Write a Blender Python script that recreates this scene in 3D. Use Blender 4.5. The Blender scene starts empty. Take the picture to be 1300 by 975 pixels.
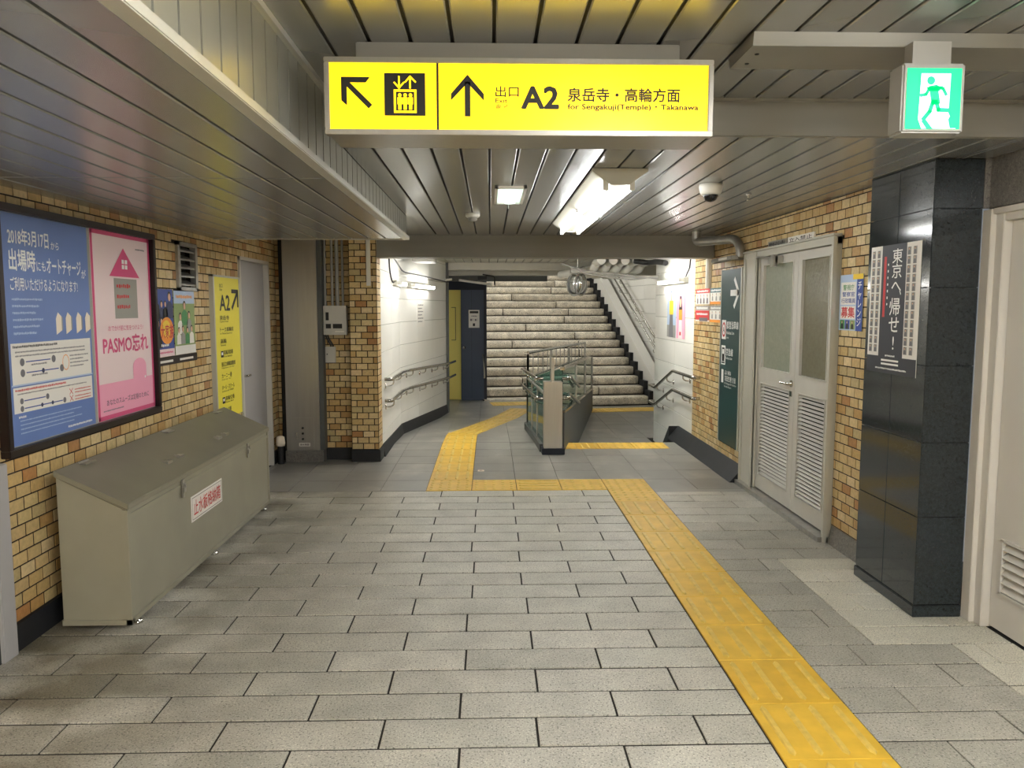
import bpy, bmesh, math, random
from mathutils import Vector, Matrix
random.seed(7)
SC = bpy.context.scene
COL = SC.collection
# ------------------------------------------------------------------ camera
FPX, HY, VX, CH = 1000.0, 390.0, 622.0, 1.55
pitch = math.atan((487.5-HY)/FPX)
yaw = math.atan((650-VX)/FPX*math.cos(pitch))
cd = bpy.data.cameras.new('camera'); cam = bpy.data.objects.new('camera', cd); COL.objects.link(cam)
cam.location = (0, 0, CH); cam.rotation_euler = (math.pi/2-pitch, 0, -yaw)
cd.sensor_fit = 'HORIZONTAL'; cd.sensor_width = 36; cd.lens = FPX/1300*36; cd.clip_start = 0.02
SC.camera = cam
# ------------------------------------------------------------------ world, exposure
w = bpy.data.worlds.new('world'); SC.world = w; w.use_nodes = True
w.node_tree.nodes['Background'].inputs[0].default_value = (.75, .8, .85, 1)
w.node_tree.nodes['Background'].inputs[1].default_value = .25
SC.view_settings.view_transform = 'Standard'; SC.view_settings.look = 'None'
SC.view_settings.gamma = 1; SC.view_settings.exposure = 0.2
TUBE = 44.0        # radiance of the fluorescent tubes
# ------------------------------------------------------------------ materials
def lin(c):
    return tuple(((v/255)/12.92 if v/255 <= .04045 else (((v/255)+.055)/1.055)**2.4) for v in c)
MATS = {}
def mat(name, rgb, rough=.5, metal=0, var=0, vscale=8, bump=0, bscale=60, emit=0, trans=0, rnd=0, island=False, ior=1.45, dirt=None, speck=0, stretch=None, coat=0, alpha=1, rgb2=None):
    if name in MATS: return MATS[name]
    m = bpy.data.materials.new(name); m.use_nodes = True; MATS[name] = m
    nt = m.node_tree; N = nt.nodes; L = nt.links; b = N['Principled BSDF']
    c = lin(rgb)+(1,)
    b.inputs['Base Color'].default_value = c; b.inputs['Roughness'].default_value = rough
    b.inputs['Metallic'].default_value = metal; b.inputs['IOR'].default_value = ior
    b.inputs['Transmission Weight'].default_value = trans; b.inputs['Coat Weight'].default_value = coat
    if alpha < 1: b.inputs['Alpha'].default_value = alpha
    if emit:
        b.inputs['Emission Color'].default_value = c; b.inputs['Emission Strength'].default_value = emit
    geo = N.new('ShaderNodeNewGeometry'); src = geo.outputs['Position']
    if stretch:
        mp = N.new('ShaderNodeMapping'); mp.inputs['Scale'].default_value = stretch; L.new(src, mp.inputs[0]); src = mp.outputs[0]
    cur = None
    def noise(s, det=4):
        n = N.new('ShaderNodeTexNoise'); n.inputs['Scale'].default_value = s; n.inputs['Detail'].default_value = det
        L.new(src, n.inputs['Vector']); return n.outputs['Fac']
    def mix(fac, a, bb, mode='MIX'):
        x = N.new('ShaderNodeMix'); x.data_type = 'RGBA'; x.blend_type = mode
        if isinstance(fac, (int, float)): x.inputs[0].default_value = fac
        else: L.new(fac, x.inputs[0])
        for i, v in ((6, a), (7, bb)):
            if isinstance(v, tuple): x.inputs[i].default_value = v
            else: L.new(v, x.inputs[i])
        return x.outputs[2]
    def ramp(fac, lo, hi):
        r = N.new('ShaderNodeMapRange'); r.inputs[1].default_value = lo; r.inputs[2].default_value = hi; L.new(fac, r.inputs[0]); return r.outputs[0]
    cur = c
    if rgb2 is not None:        # per-piece colour
        if island: rf = geo.outputs['Random Per Island']
        else: rf = N.new('ShaderNodeObjectInfo').outputs['Random']
        cr = N.new('ShaderNodeValToRGB'); L.new(rf, cr.inputs[0])
        els = cr.color_ramp.elements
        cr.color_ramp.interpolation = 'CONSTANT' if len(rgb2) > 4 else 'LINEAR'
        for i, q in enumerate(rgb2):
            p = i/len(rgb2) if len(rgb2) > 4 else i/(len(rgb2)-1)
            e = els[i] if i < 2 else els.new(p)
            e.position = p; e.color = lin(q)+(1,)
        cur = cr.outputs[0]
    if var:
        f = ramp(noise(vscale), .3, .7)
        lo = tuple(1-var for _ in range(3))+(1,)
        hi = tuple(1+var*.6 for _ in range(3))+(1,)
        cur = mix(1, cur, mix(f, lo, hi), 'MULTIPLY')
    if speck:
        f = ramp(noise(speck, 2), .56, .66)
        cur = mix(f, cur, mix(1, cur, (.42, .42, .42, 1), 'MULTIPLY'))
        f2 = ramp(noise(speck*1.3, 1), .6, .68)
        cur = mix(f2, cur, mix(1, cur, (1.5, 1.5, 1.5, 1), 'MULTIPLY'))
    if dirt: cur = dirt(nt, cur, mix, ramp, noise, geo)
    if cur is not c:
        L.new(cur, b.inputs['Base Color'])
        if emit: L.new(cur, b.inputs['Emission Color'])
    if bump:
        bp = N.new('ShaderNodeBump'); bp.inputs['Strength'].default_value = bump; bp.inputs['Distance'].default_value = .01
        L.new(noise(bscale), bp.inputs['Height']); L.new(bp.outputs[0], b.inputs['Normal'])
    return m
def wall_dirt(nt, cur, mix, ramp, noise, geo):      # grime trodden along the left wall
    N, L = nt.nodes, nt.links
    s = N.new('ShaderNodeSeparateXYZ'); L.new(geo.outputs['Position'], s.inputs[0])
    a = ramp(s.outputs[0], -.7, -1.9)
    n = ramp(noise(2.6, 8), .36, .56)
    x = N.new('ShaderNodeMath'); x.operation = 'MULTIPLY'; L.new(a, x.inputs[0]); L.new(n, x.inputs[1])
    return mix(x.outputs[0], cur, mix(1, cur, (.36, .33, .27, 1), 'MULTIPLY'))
def blotch(nt, cur, mix, ramp, noise, geo):         # pale scuffs on the grey tiles
    return mix(ramp(noise(2.2, 7), .56, .70), cur, mix(1, cur, (1.45, 1.42, 1.38, 1), 'MULTIPLY'))
BR = [(198,172,122),(212,190,142),(190,158,104),(205,182,130),(184,146,90),(202,176,126),(194,164,110),(214,192,148),(208,180,128),(172,124,74),(197,170,122),(186,166,120)]
M = dict(
 brick=mat('brick_glazed', (195,165,115), .38, rgb2=BR, var=.16, vscale=45, bump=.15, bscale=90),
 brick_i=mat('brick_glazed_far', (195,165,115), .38, rgb2=BR, island=True, var=.16, vscale=45),
 grout=mat('grout', (46,37,29), .9, var=.2),
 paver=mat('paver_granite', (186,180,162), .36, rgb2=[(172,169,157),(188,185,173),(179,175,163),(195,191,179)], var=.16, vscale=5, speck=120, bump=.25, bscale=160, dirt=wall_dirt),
 paver_d=mat('paver_granite_dark', (150,147,136), .4, rgb2=[(154,151,139),(172,168,156),(162,159,147)], var=.16, vscale=5, speck=120, bump=.25, bscale=160),
 paver_l=mat('paver_cream', (200,195,178), .45, rgb2=[(196,191,174),(206,201,185),(190,186,170)], var=.08, vscale=6, speck=150),
 joint=mat('joint_dark', (38,34,29), .9, var=.2),
 tile=mat('tile_grey', (112,111,107), .33, rgb2=[(126,124,118),(140,138,131),(132,130,124)], var=.16, vscale=3.5, bump=.1, bscale=120, dirt=blotch, stretch=(1,.6,1)),
 yellow=mat('tactile_yellow', (216,174,58), .42, rgb2=[(212,168,54),(224,182,64),(217,175,60)], var=.14, vscale=9),
 yellow_worn=mat('tactile_worn', (218,186,92), .45, var=.15, vscale=30),
 plank=mat('aluminium_plank', (168,168,166), .27, .62, var=.05, vscale=2, rgb2=[(162,163,162),(172,173,172),(167,168,167)]),
 plank_f=mat('painted_plank', (190,188,178), .42, .3, var=.05),
 fascia=mat('fascia_plank', (164,163,152), .3, .5, var=.05), gap=mat('gap_dark', (34,31,28), .8),
 beam=mat('painted_beam', (134,131,123), .5, .1, var=.1, vscale=3, stretch=(.3,1,3)),
 white=mat('white_panel', (226,224,216), .3, var=.04, vscale=2, rgb2=[(222,220,212),(230,228,221),(226,224,216)]),
 whitej=mat('white_joint', (158,156,148), .7),
 steel=mat('stainless', (168,165,158), .32, .75, var=.05, vscale=3, stretch=(14,14,.8)),
 chrome=mat('chrome', (205,203,198), .16, 1),
 galv=mat('galvanised', (168,166,160), .38, .8, var=.15, vscale=20),
 black=mat('black_granite', (40,46,49), .1, var=.3, vscale=60, speck=150),
 blackbase=mat('black_skirting', (30,31,34), .6, var=.25, vscale=10),
 grgranite=mat('grey_granite', (110,106,100), .3, var=.3, vscale=60, speck=120),
 door=mat('door_paint', (190,187,178), .42, var=.04),
 doorw=mat('door_paint_white', (198,194,186), .45, var=.03, vscale=3),
 frame=mat('frame_paint', (186,184,172), .4, var=.03),
 binm=mat('bin_paint', (152,148,130), .42, .15, var=.07, vscale=4),
 binl=mat('bin_paint_top', (140,136,118), .38, .2, var=.06, vscale=4),
 jamb=mat('grey_door_leaf', (166,164,164), .45, var=.03, vscale=3),
 stone=mat('stair_stone', (178,168,150), .7, rgb2=[(206,197,180),(222,213,196),(214,205,188)], var=.26, vscale=7, bump=.5, bscale=45, speck=60),
 riser=mat('riser_dark', (50,46,40), .9),
 navy=mat('navy_paint', (52,66,88), .4, var=.05), navyd=mat('navy_dark', (24,30,44), .5),
 darkg=mat('dark_grey_paint', (80,82,80), .5),
 green=mat('green_board', (36,66,66), .35), greenf=mat('board_frame', (190,190,180), .4, .3),
 yboard=mat('yellow_board', (238,224,72), .4), ydoor=mat('yellow_door', (232,214,112), .45),
 ink=mat('ink_black', (26,26,24), .5), inkw=mat('ink_white', (240,240,236), .5), inkg=mat('ink_grey', (110,108,112), .5),
 inkr=mat('ink_red', (198,52,52), .5), inkpk=mat('ink_pink', (214,80,128), .5), inkb=mat('ink_blue', (48,72,150), .5),
 inkor=mat('ink_orange', (236,150,50), .5), inky=mat('ink_yellow', (240,206,60), .5), inkgr=mat('ink_green', (70,140,80), .5),
 paper=mat('paper_white', (232,228,220), .5), pblue=mat('poster_blue', (98,124,184), .32, var=.06, vscale=2), pbluel=mat('poster_blue_light', (176,196,222), .4),
 ppink=mat('poster_pink', (238,216,216), .35), ppinkm=mat('poster_pink_mid', (240,164,190), .4), skin=mat('ink_skin', (222,178,146), .5), navyink=mat('ink_navy', (40,48,84), .5),
 cream=mat('paper_cream', (240,226,206), .5), teal=mat('ink_teal', (58,98,104), .5), grgreen=mat('ink_olive', (140,160,96), .5),
 fr_dark=mat('frame_dark', (36,27,25), .35, .3), plastic=mat('white_plastic', (222,220,212), .4), greyp=mat('grey_plastic', (150,148,142), .5),
 fixt=mat('fixture_enamel', (186,184,170), .4), glow=mat('tube_glow', (253,252,247), .5, emit=TUBE), glow1=mat('tube_glow_main', (250,251,252), .5, emit=30), glow2=mat('tube_glow_unseen', (252,252,250), .5, emit=88),  # the last glow serves unseen lamps, set stronger to brighten the scene
 signy=mat('sign_yellow_lit', (250,212,20), .3, emit=1.35, var=.14, vscale=3), signg=mat('exit_green_lit', (4,200,122), .6, emit=.9), signw=mat('exit_white_lit', (222,255,245), .6, emit=.85),
 emerg=mat('emergency_glow', (214,240,226), .4, emit=1.1), emergb=mat('emergency_bulb', (240,255,250), .4, emit=3),
 glass=mat('clear_glass', (150,196,184), .04, trans=.86, ior=1.3), railm=mat('polished_rail', (158,155,148), .16, .95), frost=mat('wired_glass', (168,172,154), .16, trans=.25, var=.08, vscale=30, bump=.25, bscale=45),
 frostd=mat('wired_glass_dark', (128,124,102), .14, trans=.2, var=.1, vscale=30, bump=.25, bscale=45),
 darkglass=mat('dark_lens', (14,14,18), .08, coat=.5), mirror=mat('mirror_face', (225,228,230), .02, 1), filmdark=mat('ink_film', (48,50,58), .5), cable=mat('cable_black', (30,30,30), .5),
)
# ------------------------------------------------------------------ mesh helpers
ORG = {}
def reg(o, org): ORG[o.name] = Vector(org)
class MB:
    def __init__(s): s.v = []; s.f = []; s.sm = []
    def add(s, vs, fs, smooth=False):
        k = len(s.v); s.v += [Vector(p) for p in vs]
        for f in fs: s.f.append([i+k for i in f]); s.sm.append(smooth)
        return s
    def hexa(s, p):      # 8 corners: bottom 4 ccw, top 4 ccw
        return s.add(p, [(3,2,1,0),(4,5,6,7),(0,1,5,4),(1,2,6,5),(2,3,7,6),(3,0,4,7)])
    def box(s, x0, x1, y0, y1, z0, z1):
        return s.hexa([(x0,y0,z0),(x1,y0,z0),(x1,y1,z0),(x0,y1,z0),(x0,y0,z1),(x1,y0,z1),(x1,y1,z1),(x0,y1,z1)])
    def obox(s, O, U, V, N, u0, u1, v0, v1, n0, n1, ch=0):
        P = lambda u, v, n: O+U*u+V*v+N*n
        if ch <= 0:
            return s.hexa([P(u0,v0,n0),P(u1,v0,n0),P(u1,v1,n0),P(u0,v1,n0),P(u0,v0,n1),P(u1,v0,n1),P(u1,v1,n1),P(u0,v1,n1)])
        a = [P(u0,v0,n0),P(u1,v0,n0),P(u1,v1,n0),P(u0,v1,n0)]
        b = [P(u0,v0,n1-ch),P(u1,v0,n1-ch),P(u1,v1,n1-ch),P(u0,v1,n1-ch)]
        c = [P(u0+ch,v0+ch,n1),P(u1-ch,v0+ch,n1),P(u1-ch,v1-ch,n1),P(u0+ch,v1-ch,n1)]
        fs = [(3,2,1,0),(8,9,10,11)]
        for i in range(4):
            j = (i+1) % 4; fs += [(i,j,4+j,4+i),(4+i,4+j,8+j,8+i)]
        return s.add(a+b+c, fs)
    def prism(s, poly, a, b):   # poly: points (Vectors), extruded along b-a
        n = len(poly); d = Vector(b)-Vector(a)
        A = [Vector(p) for p in poly]; B = [p+d for p in A]
        return s.add(A+B, [tuple(range(n))[::-1], tuple(range(n, 2*n))]+[(i,(i+1)%n,n+(i+1)%n,n+i) for i in range(n)])
    def tube(s, pts, r, n=10, bend=0, caps=True):
        pts = [Vector(p) for p in pts]
        if bend:
            q = [pts[0]]
            for i in range(1, len(pts)-1):
                a, b, c = pts[i-1], pts[i], pts[i+1]
                d1 = (a-b); d2 = (c-b); k = min(bend, d1.length*.45, d2.length*.45)
                p0 = b+d1.normalized()*k; p1 = b+d2.normalized()*k
                for t in (0, .25, .5, .75, 1): q.append(p0*(1-t)**2+b*2*t*(1-t)+p1*t*t)
            q.append(pts[-1]); pts = q
        t0 = (pts[1]-pts[0]).normalized()
        up = Vector((0,0,1)) if abs(t0.z) < .9 else Vector((1,0,0))
        a = t0.cross(up).normalized(); vs = []
        for i, p in enumerate(pts):
            if i == 0: t = t0
            elif i == len(pts)-1: t = (pts[i]-pts[i-1]).normalized()
            else: t = ((pts[i]-pts[i-1]).normalized()+(pts[i+1]-pts[i]).normalized()).normalized()
            a = (a-t*a.dot(t)).normalized(); b = t.cross(a)
            rr = r[i] if isinstance(r, (list, tuple)) else r
            vs += [p+(a*math.cos(2*math.pi*k/n)+b*math.sin(2*math.pi*k/n))*rr for k in range(n)]
        m = len(pts); fs = [(i*n+k, i*n+(k+1)%n, (i+1)*n+(k+1)%n, (i+1)*n+k) for i in range(m-1) for k in range(n)]
        s.add(vs, fs, True)
        if caps:
            s.add(vs[:n], [tuple(range(n))[::-1]]); s.add(vs[-n:], [tuple(range(n))])
        return s
    def lathe(s, O, prof, n=20, axis=(0,0,1)):   # prof: (r, h) along axis
        ax = Vector(axis).normalized(); up = Vector((0,0,1)) if abs(ax.z) < .9 else Vector((1,0,0))
        a = ax.cross(up).normalized(); b = ax.cross(a); O = Vector(O); vs = []
        for r, h in prof: vs += [O+ax*h+(a*math.cos(2*math.pi*k/n)+b*math.sin(2*math.pi*k/n))*max(r, 1e-4) for k in range(n)]
        m = len(prof)
        return s.add(vs, [(i*n+k, i*n+(k+1)%n, (i+1)*n+(k+1)%n, (i+1)*n+k) for i in range(m-1) for k in range(n)]+[tuple(range(n))[::-1], tuple(range((m-1)*n, m*n))], True)
    def build(s, name, m, parent=None, kind=None, bevel=0, label=None):
        me = bpy.data.meshes.new(name)
        if parent is None:
            xs = [v.x for v in s.v]; ys = [v.y for v in s.v]; zs = [v.z for v in s.v]
            org = Vector(((min(xs)+max(xs))/2, (min(ys)+max(ys))/2, min(zs)))
        else: org = ORG[parent.name]
        me.from_pydata([v-org for v in s.v], [], s.f)
        me.polygons.foreach_set('use_smooth', s.sm)
        me.materials.append(M[m] if isinstance(m, str) else m)
        bm = bmesh.new(); bm.from_mesh(me)
        bmesh.ops.recalc_face_normals(bm, faces=bm.faces)
        if bevel: 
            bmesh.ops.bevel(bm, geom=[e for e in bm.edges], offset=bevel, segments=2, affect='EDGES', clamp_overlap=True)
        bm.to_mesh(me); bm.free()
        o = bpy.data.objects.new(name, me); COL.objects.link(o)
        if parent is None: o.location = org
        else: o.parent = parent
        reg(o, org)
        if kind: o['kind'] = kind
        if label: o['label'] = label
        return o
def box(x0, x1, y0, y1, z0, z1): return MB().box(x0, x1, y0, y1, z0, z1)
def tag(o, label, cat, group=None):
    o['label'] = label; o['category'] = cat
    if group: o['group'] = group
    return o
def thing(name, loc, label, cat, group=None, kind=None):
    o = bpy.data.objects.new(name, None); COL.objects.link(o); o.location = loc; o.empty_display_size = .1; reg(o, loc)
    if kind: o['kind'] = kind
    else: tag(o, label, cat, group)
    return o
def struct(name, loc): return thing(name, loc, None, None, kind='structure')
def inst(name, me, parent, mw):      # piece sharing mesh data, given world matrix
    o = bpy.data.objects.new(name, me); COL.objects.link(o); o.parent = parent
    o.matrix_basis = Matrix.Translation(-ORG[parent.name]) @ mw
    return o
def frame_m(O, U, V, N, su=1, sv=1, sn=1):
    return Matrix(((U.x*su, V.x*sv, N.x*sn, O.x), (U.y*su, V.y*sv, N.y*sn, O.y), (U.z*su, V.z*sv, N.z*sn, O.z), (0,0,0,1)))
# projection, only used to pick which bricks are large enough in view to be objects of their own
_F = Vector((math.sin(yaw)*math.cos(pitch), math.cos(yaw)*math.cos(pitch), -math.sin(pitch)))
_R = Vector((math.cos(yaw), -math.sin(yaw), 0)); _U = _R.cross(_F)
def proj(p):
    d = Vector(p)-Vector((0,0,CH)); z = d.dot(_F)
    return None if z < .1 else (650+FPX*d.dot(_R)/z, 487.5-FPX*d.dot(_U)/z)
# ------------------------------------------------------------------ text
def text_geo(s, bold=0, vertical=False):
    c = bpy.data.curves.new('t', 'FONT'); c.body = '\n'.join(s) if vertical else s
    c.size = 1; c.resolution_u = 2; c.offset = 0
    if vertical: c.align_x = 'CENTER'; c.space_line = .95
    o = bpy.data.objects.new('t', c); COL.objects.link(o)
    me = o.evaluated_get(bpy.context.evaluated_depsgraph_get()).to_mesh()
    vs = [v.co.copy() for v in me.vertices]; fs = [tuple(p.vertices) for p in me.polygons]
    o.evaluated_get(bpy.context.evaluated_depsgraph_get()).to_mesh_clear()
    bpy.data.objects.remove(o); bpy.data.curves.remove(c)
    return vs, fs
class Board:
    """flat print laid on a real panel; u to the right and v up as seen, n out of the face"""
    def __init__(s, O, U, N, root):
        s.O = Vector(O); s.U = Vector(U).normalized(); s.N = Vector(N).normalized(); s.V = Vector((0,0,1)); s.root = root; s.g = {}
    def P(s, u, v, l): return s.O+s.U*u+s.V*v+s.N*(.0006+.0005*l)
    def mb(s, key, m): return s.g.setdefault((key, m), MB())
    def poly(s, pts, m, l=1, key='picture'):
        s.mb(key, m).add([s.P(u, v, l) for u, v in pts], [tuple(range(len(pts)))]); return s
    def rect(s, u0, v0, u1, v1, m, l=1, key='picture'): return s.poly([(u0,v0),(u1,v0),(u1,v1),(u0,v1)], m, l, key)
    def line(s, pts, wd, m, l=1, key='picture'):
        for (a, b), (c, d) in zip(pts, pts[1:]):
            q = Vector((c-a, d-b)); n = Vector((-q.y, q.x)).normalized()*wd/2; e = q.normalized()*wd*.35
            s.poly([(a-n.x-e.x, b-n.y-e.y), (c-n.x+e.x, d-n.y+e.y), (c+n.x+e.x, d+n.y+e.y), (a+n.x-e.x, b+n.y-e.y)], m, l, key)
        return s
    def disc(s, u, v, ru, m, l=1, rv=None, key='picture', n=18):
        rv = rv or ru
        return s.poly([(u+ru*math.cos(2*math.pi*k/n), v+rv*math.sin(2*math.pi*k/n)) for k in range(n)], m, l, key)
    def text(s, t, u0, v0, u1, v1, m='ink', bold=0, l=2, key='lettering', vertical=False):
        vs, fs = text_geo(t, bold, vertical)
        if not vs: return s
        x0 = min(p.x for p in vs); x1 = max(p.x for p in vs); y0 = min(p.y for p in vs); y1 = max(p.y for p in vs)
        fx = (u1-u0)/max(x1-x0, 1e-6); fy = (v1-v0)/max(y1-y0, 1e-6)
        ds = [(0, 0)]
        if bold > 0:
            k = bold*.55; ds = [(k, 0), (-k, 0), (0, k), (0, -k)]
            if bold >= .03: ds += [(k*.7, k*.7), (-k*.7, -k*.7), (k*.7, -k*.7), (-k*.7, k*.7)]
        for i, (dx, dy) in enumerate(ds): s.mb(key, m).add([s.P(u0+(p.x+dx-x0)*fx, v0+(p.y+dy-y0)*fy, l+.11*i) for p in vs], fs)
        return s
    def scribble(s, u0, v0, u1, v1, m, l=2, key='small_print'):   # a line of print too small to read: short dashes
        rr = random.Random(int(u0*9999+v0*77777)); u = u0; h = v1-v0
        while u < u1:
            wd = h*rr.uniform(.55, .95); s.rect(u, v0+h*rr.uniform(0, .2), min(u+wd, u1), v1-h*rr.uniform(0, .25), m, l, key); u += wd+h*.28
        return s
    def person(s, u, v, h, body, l=2, hair='ink'):      # generic figure print: torso, head, hair
        s.poly([(u-h*.32, v), (u+h*.32, v), (u+h*.28, v+h*.5), (u+h*.1, v+h*.62), (u-h*.1, v+h*.62), (u-h*.28, v+h*.5)], body, l)
        s.disc(u, v+h*.82, h*.15, hair, l+1, h*.18, n=12); s.disc(u, v+h*.78, h*.115, 'skin', l+2, h*.145, n=12); return s
    def done(s):
        for (key, m), mb in s.g.items():
            o = mb.build(key, m, s.root)
            if key in ('picture', 'lettering', 'small_print', 'info_box', 'border', 'arrow', 'pictogram', 'pictogram_face', 'lift_pictogram', 'running_figure') and len(mb.f) > 1: o['kind'] = 'stuff'
# ================================================================== FLOOR
X_L, X_R = -2.15, 2.25
floor = struct('floor', (0, 3, 0))
fb = MB()
fb.box(-2.6, 2.9, -4, 8.92, -.4, -.005)
fb.box(-2.4, .95, 8.92, 9.0, -.4, -.004)
fb.build('bedding', 'joint', floor, kind='stuff')
unit = bpy.data.meshes.new('slab')        # chamfered unit slab, 1 x 1, top at 0
def unit_slab(name, m, ch, depth):
    me = bpy.data.meshes.new(name); c = ch
    v = [(0,0,-depth),(1,0,-depth),(1,1,-depth),(0,1,-depth),(0,0,-c[2]),(1,0,-c[2]),(1,1,-c[2]),(0,1,-c[2]),(c[0],c[1],0),(1-c[0],c[1],0),(1-c[0],1-c[1],0),(c[0],1-c[1],0)]
    fs = [(8,9,10,11)]
    for i in range(4):
        j = (i+1) % 4; fs += [(i,j,4+j,4+i),(4+i,4+j,8+j,8+i)]
    me.from_pydata(v, [], fs); me.materials.append(M[m]); return me
UP = {k: unit_slab('paver_'+k, k, (.004,.01,.0015), .03) for k in ('paver','paver_d','paver_l')}
UT = unit_slab('grey_tile', 'tile', (.006,.006,.0015), .03)
EX, EY, EZ = Vector((1,0,0)), Vector((0,1,0)), Vector((0,0,1))
def slab(name, me, x0, x1, y0, y1, z=0, g=.004, parent=floor, h=None):
    h = g if h is None else h
    if x1-x0 < .03 or y1-y0 < .02: return
    dz = random.uniform(-.0012, .0012)
    return inst(name, me, parent, frame_m(Vector((x0+g/2, y0+h/2, z+dz)), EX, EY, EZ, x1-x0-g, y1-y0-h, 1))
rows = [2.652,2.853,3.052,3.255,3.456,3.66,3.875,4.093,4.292,4.494,4.699,4.906]
while rows[0] > .9: rows.insert(0, rows[0]-.2)
k = (6.575-4.906)/8
rows += [4.906+k*(i+1) for i in range(8)]
i0 = rows.index(2.853)
for i in range(len(rows)-1):
    y0, y1 = rows[i], rows[i+1]
    ph = .18 if (i-i0) % 2 == 1 else .475
    js = sorted([ph+.5865*q+random.uniform(-.012,.012) for q in range(-6, 6)])
    for a, b in zip(js, js[1:]):
        for lo, hi, zone in ((X_L, 1.0, 'paver'), (1.388, 2.42, 'paver_d')):
            p, q = max(a, lo), min(b, hi)
            if q-p < .03: continue
            if zone == 'paver_d':
                m_ = (y0+y1)/2
                if 4.6 > m_ > 3.55: edge = 1.77
                elif m_ <= 3.55: edge = 2.13
                else: edge = 9
                lim = 2.42 if m_ < 3.8 else (2.2 if m_ < 4.45 else 2.24)
                q = min(q, lim)
                if m_ > 4.5 or m_ < 2.0: z_ = 'paver_d' if m_ < 5.6 else 'paver'
                else: z_ = 'paver_d'
                if p < edge < q:
                    slab('paver', UP[z_], p, edge, y0, y1, g=.006, h=.011); slab('paver', UP['paver_l'], edge, q, y0, y1, g=.005, h=.011)
                else: slab('paver', UP['paver_l'] if p >= edge else UP[z_], p, q, y0, y1, g=.006, h=.011)
            else: slab('paver', UP[zone], p, q, y0, y1, g=.009, h=.014)
box(-2.6, 2.9, -4, rows[0], -.03, 0).build('paving_strip', 'paver_i' if 'paver_i' in M else 'paver', floor, kind='stuff')
# tactile tiles -------------------------------------------------------
def tactile_mesh(name, kindt, nx=5):
    mb = MB(); O = Vector((0,0,0))
    mb.obox(O, EX, EY, EZ, 0, 1, 0, 1, -.03, .002, .003)
    bb = MB()
    if kindt == 'bars':
        for i in range(4):
            cx = (i+.5)/4; hw = .036; a, b = .05, .95
            pts = [(cx-hw, a+.05), (cx, a), (cx+hw, a+.05), (cx+hw, b-.05), (cx, b), (cx-hw, b-.05)]
            top = [(cx+(x-cx)*.6, .5+(y-.5)*.97) for x, y in pts]
            mb.add([(x,y,.002) for x, y in pts]+[(x,y,.0085) for x, y in top], [tuple(range(6,12))]+[(j,(j+1)%6,6+(j+1)%6,6+j) for j in range(6)])
    else:
        for i in range(nx):
            for j in range(5):
                cx = (i+.5)/nx; cy = (j+.5)/5; ry = .045; rx = .045*5/nx
                A = [(cx+rx*math.cos(t*math.pi/3), cy+ry*math.sin(t*math.pi/3)) for t in range(6)]
                mb.add([(x,y,.002) for x, y in A]+[(cx+(x-cx)*.6, cy+(y-cy)*.6, .007) for x, y in A], [tuple(range(6,12))]+[(t,(t+1)%6,6+(t+1)%6,6+t) for t in range(6)])
    me = bpy.data.meshes.new(name); me.from_pydata(mb.v, [], mb.f); me.materials.append(M['yellow']); me.materials.append(M['yellow_worn'])
    for p in me.polygons:
        if p.index >= 10: p.material_index = 1
    return me
TB, TD = tactile_mesh('tactile_bars', 'bars'), tactile_mesh('tactile_dots', 'dots')
def tact(me, O, U, V, su, sv, parent=floor, name='tactile_tile', g=.005):
    U = Vector(U).normalized(); V = Vector(V).normalized(); N = U.cross(V)
    return inst(name, me, parent, frame_m(Vector(O)+U*g/2+V*g/2+N*.001, U, V, N, su-g, sv-g, 1))
ty = [2.539-.384*4+.384*i for i in range(9)]+[4.468, 4.869, 5.308, 5.75, 6.17]
for a, b in zip(ty, ty[1:]): tact(TB, (1.001, a, 0), EX, EY, .386, b-a)
tact(TD, (1.001, 6.17, 0), EX, EY, .386, .405); tact(TD, (1.001, 6.575, 0), EX, EY, .386, .41)
for i in range(3):
    tact(TD if i != 1 else TB, (1.001, 6.575+.41, 0) if False else ((-.161+.387*i, 6.575, 0) if i != 1 else (-.161+.387*2, 6.575, 0)), EX if i != 1 else EY, EY if i != 1 else -EX, .387 if i != 1 else .41, .41 if i != 1 else .387)
tact(TD, (-.548, 6.575, 0), EX, EY, .387, .41)
gy = [6.575, 6.985] + [6.985+.383*i for i in range(1, 6)]    # .. 8.90
for a, b in zip(gy[1:], gy[2:]): tact(TB, (-.548, a, 0), EX, EY, .387, b-a)
# grey tile grid
gx = [X_L, -2.09, -1.709, -1.322, -.935, -.548, -.161, .226, .613, 1.0, 1.388, 1.775, 2.16, X_R]
for ri, (a, b) in enumerate(zip(gy, gy[1:])):
    for p, q in zip(gx, gx[1:]):
        if -.55 < p < -.2: continue
        if ri == 0 and -.2 < p < 1.2: continue
        if ri == 5:
            if p > .7 and p < 1.9: continue
            if .6 < p < .7: q = .83
            if p > 1.9: p = 1.98
        if a > 8.1 and p < -1.13:
            if q < -1.1: continue
            p = -1.12
        slab('floor_tile', UT, p, q, a, b, g=.004)
for i in range(3): tact(TD, (.83+.3835*i, gy[5], 0), EX, EY, .3835, gy[6]-gy[5])
slab('floor_tile', UT, 1.775, 1.98, gy[5], gy[6])
slab('floor_tile', UT, 1.388, 2.2, 6.48, 6.575)
YE = gy[6]
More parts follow.
